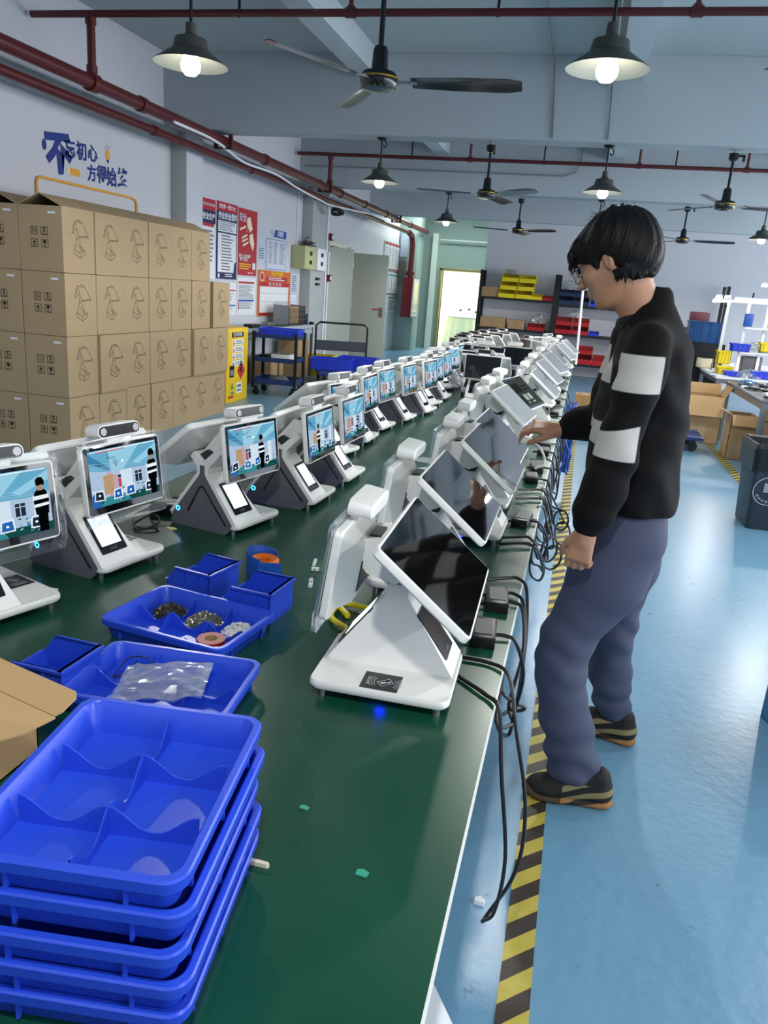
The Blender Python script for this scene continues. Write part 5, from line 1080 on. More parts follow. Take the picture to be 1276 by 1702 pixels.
# power adapters and cables along the right edge
ad = [(-.118, 1.845, .12), (-.125, 1.63, .08), (-.115, 2.62, -.1), (-.13, 3.30, .1), (-.12, 3.52, .1), (-.11, 3.95, 0), (-.11, 4.15, .05), (-.12, 4.9, 0), (-.11, 5.4, 0), (-.12, 6.1, 0), (-.11, 6.9, 0)]
AL = ["at the nearest kiosk's far corner", 'closest to the camera, under the tilted screen', 'below the second screen of the right row', "nearest to the person's reaching hand", "just beyond the reaching hand", 'beside the fifth right-row kiosk', 'beside the menu-card kiosk', 'beyond the menu-card kiosk', 'second beyond the menu-card kiosk', 'third beyond the menu-card kiosk', 'farthest visible one at the table edge']
ad0 = None
for (x, y, r), lb in zip(ad, AL):
    if ad0 is None: ad0 = clutter('power_adapter', 'black power adapter '+lb, 'adapter', (x, y, TZ), (.056, .118, .028), M_BLK, 'power adapters along the right table edge', r, mat('adapter_label', (70, 70, 72), .5))
    else: dup(ad0, (x, y, TZ), r, 'black power adapter '+lb)
R = random.Random(21)
def cable(label, pts, r=.0042, k=6): 
    bm = B(); tube(bm, pts, r, 7, k); return tag(obj('power_cable', bm, M_CABLE, smooth=True), label, 'cable', 'black power cables over the table edge')
cable('longest black cable looping over the near table edge down to the floor', [(-.20, 1.46, TZ+.006), (-.13, 1.40, TZ+.006), (-.085, 1.36, TZ+.006), (-.055, 1.33, TZ-.005), (-.035, 1.32, .62), (-.005, 1.33, .42), (-.012, 1.36, .26), (-.035, 1.40, .19)])
cable('black cable hanging beside the longest one, nearer the camera', [(-.18, 1.50, TZ+.006), (-.10, 1.50, TZ+.006), (-.05, 1.47, TZ-.002), (-.02, 1.42, .66), (.02, 1.40, .50), (.02, 1.40, .34), (-.035, 1.40, .188)])
hang = [(1.63, 1.0), (1.84, 1.1), (1.90, .9), (2.02, 1.2), (2.35, .9), (2.42, 1.1), (2.62, 1.0), (2.95, .8), (3.10, 1.0), (3.30, .9), (3.55, 1.1), (3.75, .8), (3.95, 1.0), (4.2, .9), (4.5, 1.0), (4.9, 1.0), (5.3, .9), (5.8, 1.0), (6.3, 1.0), (6.9, .9)]
HL = ['leading from the nearest adapter', 'leading from the second adapter', 'third from the near end', 'fourth from the near end', 'fifth from the near end', 'sixth from the near end', 'seventh from the near end, below the screen corner', "eighth, passing below the person's wrist", "ninth, below the person's hand", 'tenth, looping by the hazard tape', 'eleventh, beyond the hand', 'twelfth, beyond the hand', 'thirteenth, beyond the hand', 'fourteenth, at the far tangle', 'fifteenth, at the far tangle', 'sixteenth, at the far tangle', 'seventeenth, at the far tangle', 'eighteenth, at the far tangle', 'nineteenth, at the far tangle', 'twentieth and farthest']
for (y, s), lb in zip(hang, HL):
    yj = 1.72 if y < 2.3 else (y if y > 3.6 else 2.9+.25*(y-2.3)); zl = R.uniform(.42, .56)
    q = R.uniform(-.04, .04)
    cable('black cable over the table edge, '+lb, [(-.16, y-.04, TZ+.012), (-.11, y, TZ+.010), (-.078, y+.01, TZ+.010), (-.05, y+q, TZ-.005), (-.03+R.uniform(-.01, .015), y*.6+yj*.4+q, TZ-.10), (-.035+R.uniform(-.015, .02), y*.25+yj*.75+q, TZ-.22), (-.04+R.uniform(-.01, .03), yj+R.uniform(-.05, .05), zl), (-.07, yj-.06+R.uniform(-.05, .05), zl+.06), (-.075, yj+.05, zl+.15)], .0046)
for k, (y, z, r_) in enumerate(((2.9, .58, .05), (3.05, .50, .06), (3.2, .62, .05), (3.35, .52, .055))):
    bm = B(); tube(bm, [(-.075, y-.03, .752), (-.052, y, .74), (-.03, y, .68)]+[(-.01+.015*k+.6*r_*math.cos(a), y+.5*r_*math.cos(a+k), z+r_*math.sin(a)) for a in [PI/2+i*PI/4 for i in range(10)]], .0042, 6)
    tag(obj('cable_loop', bm, M_CABLE, smooth=True), 'loose black cable loop hanging off the table edge, %s' % ('nearest', 'second', 'third', 'farthest')[k], 'cable', 'cable loops by the hazard tape')
# things standing on the floor beyond the person's reach
plain_carton('tan carton on the floor beside the far cable tangle', (.13, 9.6, 0.0), (.22, .30, .46), mat('tan_carton', (0, 0, 0)))
bm = B(); R = random.Random(2)
for k in range(14): tube(bm, [(.0+R.uniform(-.04, .04), 6.3+R.uniform(-.25, .25), .72-.13*j) for j in range(5)], .009, 6)
tag(obj('blue_cable_bundle', bm, mat('blue_wire', (24, 70, 150), .4), smooth=True), 'bundle of blue wires hanging off the far table edge', 'cable')

# ================================================================ right-hand side
def open_carton(label, c, w, d, h, fl, rz=0, m=M_CARD2, back=None):
    t = thing('open_carton', label, 'carton', c, rz, 'open cartons by the workbench'); bm = B(); th = .006
    box(bm, -w/2, -d/2, 0, w/2, d/2, th)
    for a in ((-w/2, -d/2, w/2, -d/2+th), (-w/2, d/2-th, w/2, d/2), (-w/2, -d/2, -w/2+th, d/2), (w/2-th, -d/2, w/2, d/2)): box(bm, a[0], a[1], 0, a[2], a[3], h)
    obj('carton_body', bm, m, t)
    for side, L_, ang in fl:
        bm = B()
        if side == 'front': M_ = Matrix.Translation((0, -d/2, h)) @ Matrix.Rotation(ang, 4, 'X'); box(bm, -w/2, -.003, 0, w/2, .003, L_, M=M_)
        if side == 'back': M_ = Matrix.Translation((0, d/2, h)) @ Matrix.Rotation(ang, 4, 'X'); box(bm, -w/2, -.003, 0, w/2, .003, L_, M=M_)
        if side == 'left': M_ = Matrix.Translation((-w/2, 0, h)) @ Matrix.Rotation(ang, 4, 'Y'); box(bm, -.003, -d/2, 0, .003, d/2, L_, M=M_)
        if side == 'right': M_ = Matrix.Translation((w/2, 0, h)) @ Matrix.Rotation(ang, 4, 'Y'); box(bm, -.003, -d/2, 0, .003, d/2, L_, M=M_)
        obj('flap', bm, mat('flap_cardboard', (0, 0, 0)), t)
    bm = B(); box(bm, -w*.35, -d/2-.001, h*.12, w*.12, -d/2, h*.42); obj('label_patch', bm, M_CARD, t)
    return t
open_carton('large open carton with a hanging front flap, just right of the person', (1.52, 10.0, 0), .42, .40, .56, (('front', .24, 2.85), ('back', .12, -.1), ('right', .2, .5)))
open_carton('open carton standing between the first carton and the bin, flaps spread', (1.80, 9.05, 0), .26, .36, .48, (('front', .15, 2.3), ('left', .14, -1.2)))
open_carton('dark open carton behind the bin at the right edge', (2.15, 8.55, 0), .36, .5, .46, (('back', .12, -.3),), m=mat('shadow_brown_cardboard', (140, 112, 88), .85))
# wheeled board (blue) on floor
t = thing('dolly', 'low blue dolly with black wheels on the floor behind the person', 'dolly', (1.20, 9.35, 0)); bm = B(); box(bm, -.28, -.3, .13, .26, .3, .165); obj('platform', bm, mat('trolley_blue', (0, 0, 0)), t)
for x in (-.2, .16):
    for y in (-.22, .22): bm = B(); cyl(bm, (x, y-.015, .055), (x, y+.015, .055), .055, n=18); box(bm, x-.03, y-.02, .08, x+.03, y+.02, .13); obj('caster', bm, M_BLK, t)
# rubbish bin with black liner
t = thing('waste_bin', 'dark grey waste bin with black liner and round emblem at the right edge', 'waste bin', (1.56, 6.10, 0), .08)
bm = B(); loft(bm, [[(x*1, y, 0) for x, y in rrect(.42, .30, .03)], [(x, y, .02) for x, y in rrect(.44, .32, .03)], [(x, y, .56) for x, y in rrect(.50, .38, .03)], [(x, y, .56) for x, y in rrect(.48, .36, .03)], [(x, y, .05) for x, y in rrect(.42, .30, .03)]]); obj('bin_body', bm, mat('slate_plastic', (36, 46, 58), .45), t, smooth=True)
bm = B(); L_ = []
for z, g in ((.44, .012), (.52, .016), (.60, .02), (.64, .012), (.63, -.01), (.5, -.03)):
    L_.append([(x+.006*noise.noise(Vector((x*30, y*30, z*20))), y+.006*noise.noise(Vector((y*30, x*30, z*20))), z+.02*noise.noise(Vector((x*18, y*18, z)))) for x, y in rrect(.50+2*g, .38+2*g, .04, 8)])
loft(bm, L_, False, False); obj('bin_liner', bm, mat('black_liner', (10, 10, 12), .3), t)
bm = B(); M = frame_M((-.125, -.180, .30), (1, 0, 0), (0, -.05, 1))
for r0, r1 in ((.100, .106),):
    for i in range(40):
        a, b_ = 2*PI*i/40, 2*PI*(i+1)/40; poly(bm, [M @ Vector((r*math.cos(q), r*math.sin(q), .004)) for r, q in ((r0, a), (r1, a), (r1, b_), (r0, b_))])
for i in range(5): poly(bm, [M @ Vector((x, .02+.014*i-.028, .004)) for x in (-.035, .035)]+[M @ Vector((x, .03+.014*i-.028, .004)) for x in (.035, -.035)])
for i in range(7): a = -PI/2+(i-3)*.36; add_text(bm, '保护环境人人有'[i], .022, M @ Matrix.Translation((.080*math.cos(a), .080*math.sin(a), .004)) @ Matrix.Rotation(a+PI/2, 4, 'Z'), 0, .01)
obj('emblem', bm, mat('pale_print_grey', (150, 160, 168), .6), t)
crate('floor_crate', 'tall blue plastic crate on the floor, its corner at the right picture edge', (1.13, 2.82, 0), (.38, .46, .50), mat('blue_crate_side', (52, 108, 150), .4), .3, ribs=4)
# workbenches
def bench(label, x0, y0, x1, y1, z, m):
    t = thing('workbench', label, 'workbench', ((x0+x1)/2, (y0+y1)/2, 0), 0, 'workbenches on the right'); w, d = (x1-x0)/2, (y1-y0)/2
    bm = B(); box(bm, -w, -d, z-.03, w, d, z); obj('tabletop', bm, m, t)
    for x in (-w+.04, w-.04):
        for y in (-d+.04, d-.04): bm = B(); box(bm, x-.025, y-.025, 0, x+.025, y+.025, z-.03); obj('leg', bm, M_STEEL, t)
    bm = B(); box(bm, -w+.02, -d+.02, z-.09, -w+.05, d-.02, z-.03); box(bm, -w+.02, -d+.02, z-.09, w-.02, -d+.05, z-.03); obj('rail', bm, M_STEEL, t); return t
bench('white-topped workbench with blue bin and paper heaps', 1.70, 10.55, 3.2, 12.05, .75, mat('white_laminate', (224, 228, 232), .35))
bench('nearer workbench covered in dark parts at the right edge', 1.78, 8.2, 3.2, 10.3, .72, mat('dark_laminate', (96, 98, 102), .4))
bench('far workbench end just right of the person', 1.55, 12.7, 3.2, 13.8, .75, mat('white_laminate', (0, 0, 0)))
# LED tube frame
t = thing('workbench_rack', 'white steel rack over the workbench carrying lit tube lamps', 'rack', (0, 11.2, 0))
for x in (1.79, 2.04, 2.28, 2.52): bm = B(); box(bm, x-.018, -.02, .75, x+.018, .02, 1.66); obj('post', bm, M_PAPER, t)
for z in (1.36, 1.05): bm = B(); box(bm, 2.02, -.12, z-.02, 3.2, .12, z); obj('shelf', bm, M_PAPER, t)
bm = B(); box(bm, 1.74, -.02, 1.66, 3.2, .02, 1.69); obj('rail', bm, M_PAPER, t)
M_TUBE = emis('lit_tube', (246, 250, 255), 9.0)
for x0, x1, z, y, lb in ((1.58, 1.82, 1.655, 11.12, 'short lit tube lamp at the left end of the bench frame'), (1.84, 2.26, 1.69, 11.10, 'long lit tube lamp along the top of the bench frame'), (2.18, 3.0, 1.90, 11.4, 'higher tube lamp at the right edge'), (1.62, 1.80, 1.705, 11.2, 'thin upper tube at the left end of the bench frame')):
    t2 = thing('tube_lamp', lb, 'lamp', (x0, y, z), 0, 'tube lamps over the workbench'); bm = B(); cyl(bm, (0, 0, 0), (x1-x0, 0, .02), .017, n=10); obj('tube', bm, M_TUBE, t2, smooth=True)
    bm = B(); box(bm, 0, -.02, .018, x1-x0, .02, .04); obj('housing', bm, M_PAPER, t2); bm = B(); box(bm, (x1-x0)*.5-.01, -.01, .03, (x1-x0)*.5+.01, .01, .10); obj('hanger', bm, M_BLK, t2)
for i, (c, s, m_, lb, k) in enumerate((((1.72, 12.35, 1.08), (.46, .36, .30), mat('tote_blue', (20, 74, 130), .25), 'large blue tote on dark stand right of the person', 'tote'), ((2.02, 11.15, 1.05), (.22, .16, .10), M_CRATE, 'bright blue bin on the frame shelf', 'bin'), ((2.42, 11.15, 1.07), (.34, .2, .12), M_YEL, 'long yellow bin on the frame shelf', 'bin'),
        ((2.06, 11.15, 1.37), (.10, .08, .16), PB, 'blue label holder hanging on the frame', 'holder'), ((1.85, 11.2, .87), (.16, .16, .17), M_YEL, 'yellow bin standing behind the lamp post', 'bin'), ((1.85, 11.0, .752), (.18, .2, .10), M_YEL, 'lower yellow bin on the white bench', 'bin'), ((1.74, 11.95, .752), (.20, .2, .13), mat('cream_plastic', (232, 214, 180), .5), 'cream box on the far part of the white bench', 'box'),
        ((1.92, 10.75, .752), (.20, .14, .06), M_CRATE, 'small blue bin among the papers on the white bench', 'bin'), ((2.25, 10.72, .752), (.26, .16, .09), M_CRATE, 'blue bin at the right of the white bench', 'bin'), ((2.22, 11.3, .752), (.24, .2, .24), M_GREYP, 'dark grey machine under the yellow bin', 'machine'), ((1.98, 10.0, .722), (.09, .1, .05), mat('sky_blue_box', (50, 130, 190), .5), 'small sky blue box on the nearer bench', 'box'),
        ((1.62, 12.4, 1.385), (.26, .2, .12), mat('printed_box', (120, 60, 70), .5), 'small printed box on top of the blue tote', 'box'))):
    if k in ('bin', 'tote'): crate('bench_'+k, lb, (c[0], c[1], c[2]), (s[0], s[1], s[2]), m_, 0, None, k, 4)
    else: clutter('bench_'+k, lb, k, c, s, m_)
bm = B(); box(bm, -.28, -.3, 0, .28, .3, 1.08); tag(obj('tote_stand', bm, M_IRON, loc=(1.72, 12.4, 0)), 'dark stand carrying the large blue tote', 'stand')
R = random.Random(31)
for i in range(12):
    x, y = R.uniform(1.76, 2.6), R.uniform(10.6, 12.2); a = R.uniform(-.5, .5); scrap('white sheet of packing on the white workbench, %s' % ['one at its near corner', 'beside the small blue bin', 'at the left edge', 'under the lamp frame', 'half over the rail', 'curled by the cream box', 'in front of the machine', 'near the yellow bins', 'by the right blue bin', 'flat at the back', 'at the far end', 'in the middle'][i], (x, y, .751+.001*i), [(-.12, -.08), (.1, -.1), (.13, .06), (-.08, .1)], M_PAPER, 'paper', .006, 'packing_sheet', a)
bagheap('bag_heap', 'heap of crumpled clear bags on the white workbench', (2.12, 10.72, .752), (.16, .10, .07), 4.4); bagheap('bag_heap', 'heap of crumpled clear bags on the frame shelf', (2.2, 11.15, 1.06), (.14, .08, .09), 7.4)
bm = B(); R = random.Random(77)
for i in range(160):
    Q = Matrix.Translation((R.uniform(1.82, 3.0), R.uniform(8.3, 10.1), .722+R.uniform(0, .03))) @ Matrix.Rotation(R.uniform(0, 6), 4, 'Z') @ Matrix.Rotation(R.uniform(-.3, .3), 4, 'X'); cbox(bm, (0, 0, .006), (R.uniform(.03, .12), R.uniform(.02, .06), R.uniform(.005, .02)), R.choice((0, 0, 1, 2)), Q)
tag(obj('loose_parts', bm, [M_BLK, M_PAPER, M_STEEL]), 'clutter of small black and pale parts on the nearer workbench', 'parts', None, 'stuff')
bagheap('black_bag', 'large black bag hanging over the nearer workbench at the right edge', (2.12, 7.95, .30), (.26, .2, .30), 6.6, mat('black_liner', (0, 0, 0)))
bm = B(); tube(bm, [(1.76, 11.12, 1.62), (1.73, 11.1, 1.2), (1.70, 11.05, .78)], .006, 6); tag(obj('lamp_cable', bm, M_CABLE, smooth=True), 'black cable dropping from the bench lamp frame', 'cable')
# ================================================================ the person: surfaces grown from distance fields
class Field:
    def __init__(s, lo, hi, h):
        s.lo = np.array(lo, float); s.h = h; s.n = np.ceil((np.array(hi)-s.lo)/h).astype(int)+1
        s.ax = [s.lo[i]+h*np.arange(s.n[i]) for i in range(3)]
        s.f = np.full(s.n, 1.0, np.float32)
    def sub(s, lo, hi):
        sl = []
        for i in range(3):
            a = int(max(0, math.floor((lo[i]-s.lo[i])/s.h))); b = int(min(s.n[i], math.ceil((hi[i]-s.lo[i])/s.h)+1)); sl.append(slice(a, max(a, b)))
        X = s.ax[0][sl[0]][:, None, None]; Y = s.ax[1][sl[1]][None, :, None]; Z = s.ax[2][sl[2]][None, None, :]
        return tuple(sl), X, Y, Z
    def blend(s, sl, d, k):
        a = s.f[sl]
        if d.size == 0: return
        if k <= 0: s.f[sl] = np.minimum(a, d); return
        hh = np.clip(.5+.5*(a-d)/k, 0, 1); s.f[sl] = (a*(1-hh)+d*hh-k*hh*(1-hh)).astype(np.float32)
    def cone(s, p0, p1, r0, r1, k=.02):
        p0 = np.array(p0, float); p1 = np.array(p1, float); m = max(r0, r1)+k+.02
        sl, X, Y, Z = s.sub(np.minimum(p0, p1)-m, np.maximum(p0, p1)+m); d = p1-p0
        t = np.clip(((X-p0[0])*d[0]+(Y-p0[1])*d[1]+(Z-p0[2])*d[2])/(d@d), 0, 1)
        s.blend(sl, np.sqrt((X-p0[0]-d[0]*t)**2+(Y-p0[1]-d[1]*t)**2+(Z-p0[2]-d[2]*t)**2)-(r0+(r1-r0)*t), k)
    def chain(s, pts, rs, k=.02):
        for a, b, r0, r1 in zip(pts, pts[1:], rs, rs[1:]): s.cone(a, b, r0, r1, k)
    def ell(s, c, r, R=None, k=.02, cut=False):
        c = np.array(c, float); r = np.array(r, float); m = max(r)+k+.02
        sl, X, Y, Z = s.sub(c-m, c+m); x, y, z = X-c[0], Y-c[1], Z-c[2]
        if R is not None:
            R = np.array(R); x, y, z = (R[0, 0]*x+R[1, 0]*y+R[2, 0]*z, R[0, 1]*x+R[1, 1]*y+R[2, 1]*z, R[0, 2]*x+R[1, 2]*y+R[2, 2]*z)
        q = np.sqrt((x/r[0])**2+(y/r[1])**2+(z/r[2])**2); g = np.sqrt((x/r[0]**2)**2+(y/r[1]**2)**2+(z/r[2]**2)**2)
        d = q*(q-1)/np.maximum(g, 1e-6)
        if cut: a = s.f[sl]; hh = np.clip(.5-.5*(a+d)/max(k, 1e-4), 0, 1); s.f[sl] = (a*(1-hh)-d*hh+k*hh*(1-hh)).astype(np.float32)
        else: s.blend(sl, d, k)
    def column(s, prof, k=.02):
        """stack of ellipses: rows of z, cx, cy, a, b"""
        P = np.array(prof, float); P = P[P[:, 0].argsort()]
        lo = (min(P[:, 1]-P[:, 3])-.05, min(P[:, 2]-P[:, 4])-.05, P[0, 0]-.05); hi = (max(P[:, 1]+P[:, 3])+.05, max(P[:, 2]+P[:, 4])+.05, P[-1, 0]+.05)
        sl, X, Y, Z = s.sub(lo, hi); z = np.clip(Z, P[0, 0], P[-1, 0])
        cx, cy, a, b = [np.interp(z, P[:, 0], P[:, j]) for j in (1, 2, 3, 4)]
        q = np.sqrt(((X-cx)/a)**2+((Y-cy)/b)**2); d = (q-1)*np.minimum(a, b); dz = np.abs(Z-z)
        d = np.where(dz > 0, np.sqrt(np.maximum(d, 0)**2+dz**2)+np.minimum(d, 0)*0+np.where(d < 0, 0, 0), d); s.blend(sl, d, k)
    def mesh(s, disp=None):
        f = s.f
        if disp is not None: f = f+disp(s)
        neg = f < 0; cnt = np.zeros(np.array(f.shape)-1, np.int8)
        for a in (0, 1):
            for b in (0, 1):
                for c in (0, 1): cnt += neg[a:f.shape[0]-1+a, b:f.shape[1]-1+b, c:f.shape[2]-1+c]
        act = (cnt > 0) & (cnt < 8); idx = np.full(act.shape, -1, np.int64); ii = np.argwhere(act); idx[act] = np.arange(len(ii))
        acc = np.zeros((len(ii), 3)); num = np.zeros(len(ii)); cor = [(a, b, c) for a in (0, 1) for b in (0, 1) for c in (0, 1)]
        val = {c: f[ii[:, 0]+c[0], ii[:, 1]+c[1], ii[:, 2]+c[2]].astype(float) for c in cor}
        for a in cor:
            for ax in range(3):
                if a[ax]: continue
                b = list(a); b[ax] = 1; b = tuple(b); va, vb = val[a], val[b]; m = (va < 0) != (vb < 0)
                t = np.where(m, va/np.where(m, va-vb, 1), 0); p = np.array(a, float)[None, :].repeat(len(ii), 0); p[:, ax] += t
                acc[m] += p[m]; num[m] += 1
        V = (ii+acc/num[:, None])*s.h+s.lo; F = []
        for ax in range(3):
            o1, o2 = [(1, 2), (2, 0), (0, 1)][ax]; sh = list(f.shape)
            A = [slice(None)]*3; Bq = [slice(None)]*3; A[ax] = slice(0, sh[ax]-1); Bq[ax] = slice(1, sh[ax])
            na, nb = neg[tuple(A)], neg[tuple(Bq)]; cr = np.argwhere(na != nb)
            cr = cr[(cr[:, o1] > 0) & (cr[:, o2] > 0) & (cr[:, o1] < sh[o1]-1) & (cr[:, o2] < sh[o2]-1)]
            if not len(cr): continue
            def g(d1, d2): q = cr.copy(); q[:, o1] -= d1; q[:, o2] -= d2; return idx[q[:, 0], q[:, 1], q[:, 2]]
            Q = np.stack([g(1, 1), g(0, 1), g(0, 0), g(1, 0)], 1); fl = ~na[cr[:, 0], cr[:, 1], cr[:, 2]]; Q[fl] = Q[fl][:, ::-1]; F.append(Q)
        F = np.concatenate(F); F = F[(F >= 0).all(1)]
        return V, F
def relax(V, F, n=2, w=.5):
    E_ = np.concatenate([F[:, [0, 1]], F[:, [1, 2]], F[:, [2, 3]], F[:, [3, 0]]])
    for _ in range(n):
        S_ = np.zeros_like(V); c = np.zeros(len(V))
        for a, b in ((0, 1), (1, 0)): np.add.at(S_, E_[:, a], V[E_[:, b]]); np.add.at(c, E_[:, a], 1)
        V = V+(S_/np.maximum(c, 1)[:, None]-V)*w
    return V
def sdf_obj(name, fld, m, parent, disp=None, sm=2, attr=None):
    V, F = fld.mesh(disp); V = relax(V, F, sm); me = bpy.data.meshes.new(name)
    me.vertices.add(len(V)); me.vertices.foreach_set('co', V.astype(np.float32).ravel()); me.loops.add(len(F)*4); me.loops.foreach_set('vertex_index', F.astype(np.int32).ravel())
    me.polygons.add(len(F)); me.polygons.foreach_set('loop_start', np.arange(len(F), dtype=np.int32)*4); me.polygons.foreach_set('loop_total', np.full(len(F), 4, np.int32)); me.polygons.foreach_set('use_smooth', np.ones(len(F), bool))
    me.update(calc_edges=True); me.validate()
    if attr is not None:
        a = me.attributes.new('band', 'FLOAT', 'POINT'); a.data.foreach_set('value', attr(V).astype(np.float32))
    me.materials.append(m); o = bpy.data.objects.new(name, me); C.objects.link(o); o.parent = parent; return o
def attr_mat(name, c0, c1, rough, bump=.0, bs=200, var=.0):
    m = bpy.data.materials.new(name); m.use_nodes = True; nt = m.node_tree; b = nt.nodes['Principled BSDF']
    at = nt.nodes.new('ShaderNodeAttribute'); at.attribute_name = 'band'; g = nt.nodes.new('ShaderNodeMapRange'); g.inputs[1].default_value = -.0015; g.inputs[2].default_value = .0015
    nt.links.new(at.outputs['Fac'], g.inputs[0]); mx = nt.nodes.new('ShaderNodeMixRGB'); mx.inputs[1].default_value = lin(c0)+(1,); mx.inputs[2].default_value = lin(c1)+(1,)
    nt.links.new(g.outputs[0], mx.inputs[0]); nt.links.new(mx.outputs[0], b.inputs['Base Color']); b.inputs['Roughness'].default_value = rough; b.inputs['Specular IOR Level'].default_value = .25
    if bump:
        tc = nt.nodes.new('ShaderNodeTexCoord'); n = nt.nodes.new('ShaderNodeTexNoise'); n.inputs['Scale'].default_value = bs; bp = nt.nodes.new('ShaderNodeBump'); bp.inputs['Strength'].default_value = bump; bp.inputs['Distance'].default_value = .004
        nt.links.new(tc.outputs['Object'], n.inputs[0]); nt.links.new(n.outputs['Fac'], bp.inputs['Height']); nt.links.new(bp.outputs[0], b.inputs['Normal'])
    return m
def waves(fld, terms):
    X, Y, Z = fld.ax[0][:, None, None], fld.ax[1][None, :, None], fld.ax[2][None, None, :]; d = 0
    for amp, kx, ky, kz, ph in terms: d = d+amp*np.sin(kx*X+ky*Y+kz*Z+ph+1.3*np.sin(.45*kz*X-.5*kx*Z+ph*2))
    return d.astype(np.float32)
person = thing('person', 'person with black hair, glasses and white-striped black sweatshirt, reaching over the table', 'person', (0, 0, 0))
M_SKIN = mat('skin', (176, 130, 102), .5, var=.04, scale=20); 
# --- joints (metres, world)
HS = .90
HC = np.array((.050, 2.285, 1.610))       # head centre
def Hm(tilt=27, turn=-22, roll=0):
    """head frame: columns face-forward, left(-y), up"""
    t = math.radians(tilt); f = Vector((-math.cos(t), 0, -math.sin(t))); u = Vector((-math.sin(t), 0, math.cos(t)))
    Rz = Matrix.Rotation(math.radians(turn), 3, 'Z'); f = Rz @ f; u = Rz @ u; l = u.cross(f); return np.array((f, l, u)).T
HR = Hm()
def S3(*v): return tuple(q*HS for q in v)
def hp(f, l, u): return HC+HR @ (np.array((f, l, u))*HS)
neck0 = np.array((.185, 2.30, 1.43)); neck1 = np.array((.112, 2.29, 1.545))
SL, EL, WL = (.165, 2.095, 1.41), (.128, 2.04, 1.13), (.082, 2.03, .925)      # near (left) arm
SR, ER, WR = (.155, 2.50, 1.41), (.110, 2.56, 1.14), (-.025, 2.60, 1.092)     # far (right) arm, forearm over the table
body = Field((-.16, 1.95, .78), (.36, 2.75, 1.80), .0042)
body.column([(.82, .19, 2.30, .10, .15), (1.0, .18, 2.30, .095, .14), (1.25, .175, 2.30, .105, .165), (1.38, .185, 2.30, .085, .17), (1.46, .18, 2.30, .055, .075)], .02)
body.cone(neck0, neck1, .062, .054, .03); body.cone(neck1, hp(-.035, 0, -.03), .054, .056, .03)
for a, b, c in ((SL, EL, WL), (SR, ER, WR)): body.cone(a, b, .045, .036, .02); body.cone(b, c, .036, .025, .02)
body.cone((.18, 2.30, 1.41), SL, .06, .05); body.cone((.18, 2.30, 1.41), SR, .06, .05)
# skull, face
body.ell(hp(-.018, 0, .035), S3(.098, .077, .094), HR, .02); body.ell(hp(.028, 0, -.025), S3(.062, .062, .080), HR, .025); body.ell(hp(.030, 0, -.082), S3(.046, .044, .036), HR, .022)
body.cone(hp(-.03, .055, -.05), hp(.045, .02, -.098), .020, .018, .02); body.cone(hp(-.03, -.055, -.05), hp(.045, -.02, -.098), .020, .018, .02); body.ell(hp(.062, 0, -.104), S3(.020, .022, .016), HR, .015)
body.ell(hp(.078, 0, .028), S3(.016, .050, .012), HR, .014)                                   # brow
body.cone(hp(.086, 0, .012), hp(.108, 0, -.026), .008, .0125, .010)                           # nose
for s in (1, -1):
    body.ell(hp(.098, s*.012, -.030), S3(.010, .008, .008), HR, .006); body.ell(hp(.052, s*.044, -.018), S3(.026, .020, .020), HR, .02)  # nostril wing, cheekbone
    body.ell(hp(.089, s*.031, .004), S3(.014, .017, .011), HR, .008, True); body.ell(hp(.074, s*.031, .003), S3(.0125, .014, .0115), HR, .002)  # socket, eyelid
    body.ell(hp(-.020, s*.078, -.004), S3(.017, .008, .031), HR, .006); body.ell(hp(-.014, s*.087, -.002), S3(.009, .006, .020), HR, .004, True); body.cone(hp(-.032, s*.083, .016), hp(-.024, s*.084, -.022), .0045, .004, .004)
body.ell(hp(.088, 0, -.056), S3(.012, .021, .0065), HR, .006); body.ell(hp(.086, 0, -.069), S3(.012, .018, .007), HR, .006); body.ell(hp(.100, 0, -.0625), S3(.006, .022, .0018), HR, .002, True)
# hands
def hand(P, base, fd, nd, sd, curls, spread, thumb, sc=1.0):
    """base wrist point, fd finger direction, nd back-of-hand normal, sd towards the thumb"""
    base, fd, nd, sd = [np.array(Vector(q).normalized()) if i else np.array(q, float) for i, q in enumerate((base, fd, nd, sd))]
    def pt(a, b, c): return base+fd*a*sc+sd*b*sc+nd*c*sc
    P.cone(base, pt(.03, 0, 0), .024*sc, .026*sc, .012)
    for i, (y, L_) in enumerate(((.028, .075), (.0095, .083), (-.0095, .078), (-.027, .063))):
        P.cone(pt(.02, y*.6, 0), pt(.088, y, .002), .0155*sc, .0115*sc, .010); p = pt(.088-(.006 if i == 3 else 0), y, .002); ang = 0; seg = (L_*.46, L_*.30, L_*.24); rr_ = (.0098, .0090, .0082, .0072)
        for j in range(3):
            ang += curls[i][j]; d = fd*math.cos(ang)-nd*math.sin(ang)+sd*spread*(1.5-i)*.12; d /= np.linalg.norm(d); q = p+d*seg[j]*sc; P.cone(p, q, rr_[j]*sc, rr_[j+1]*sc, .0035); p = q
    a, b, c = thumb; p0 = pt(.022, .020, -.004); p1 = pt(.048, .042, -.010*a); p2 = p1+(fd*.75+sd*.45*b-nd*.35*a)*.034*sc; p3 = p2+(fd*.85+sd*.1*b-nd*.45*c)*.028*sc
    P.cone(p0, p1, .016*sc, .0125*sc, .008); P.cone(p1, p2, .0118*sc, .0102*sc, .004); P.cone(p2, p3, .0100*sc, .0082*sc, .003)
hand(body, WL, (-.12, .0, -1), (-.25, -1, 0), (-1, .25, .1), [(.45, .7, .5), (.50, .75, .5), (.55, .8, .5), (.60, .8, .5)], .3, (.8, .6, .8), .93)
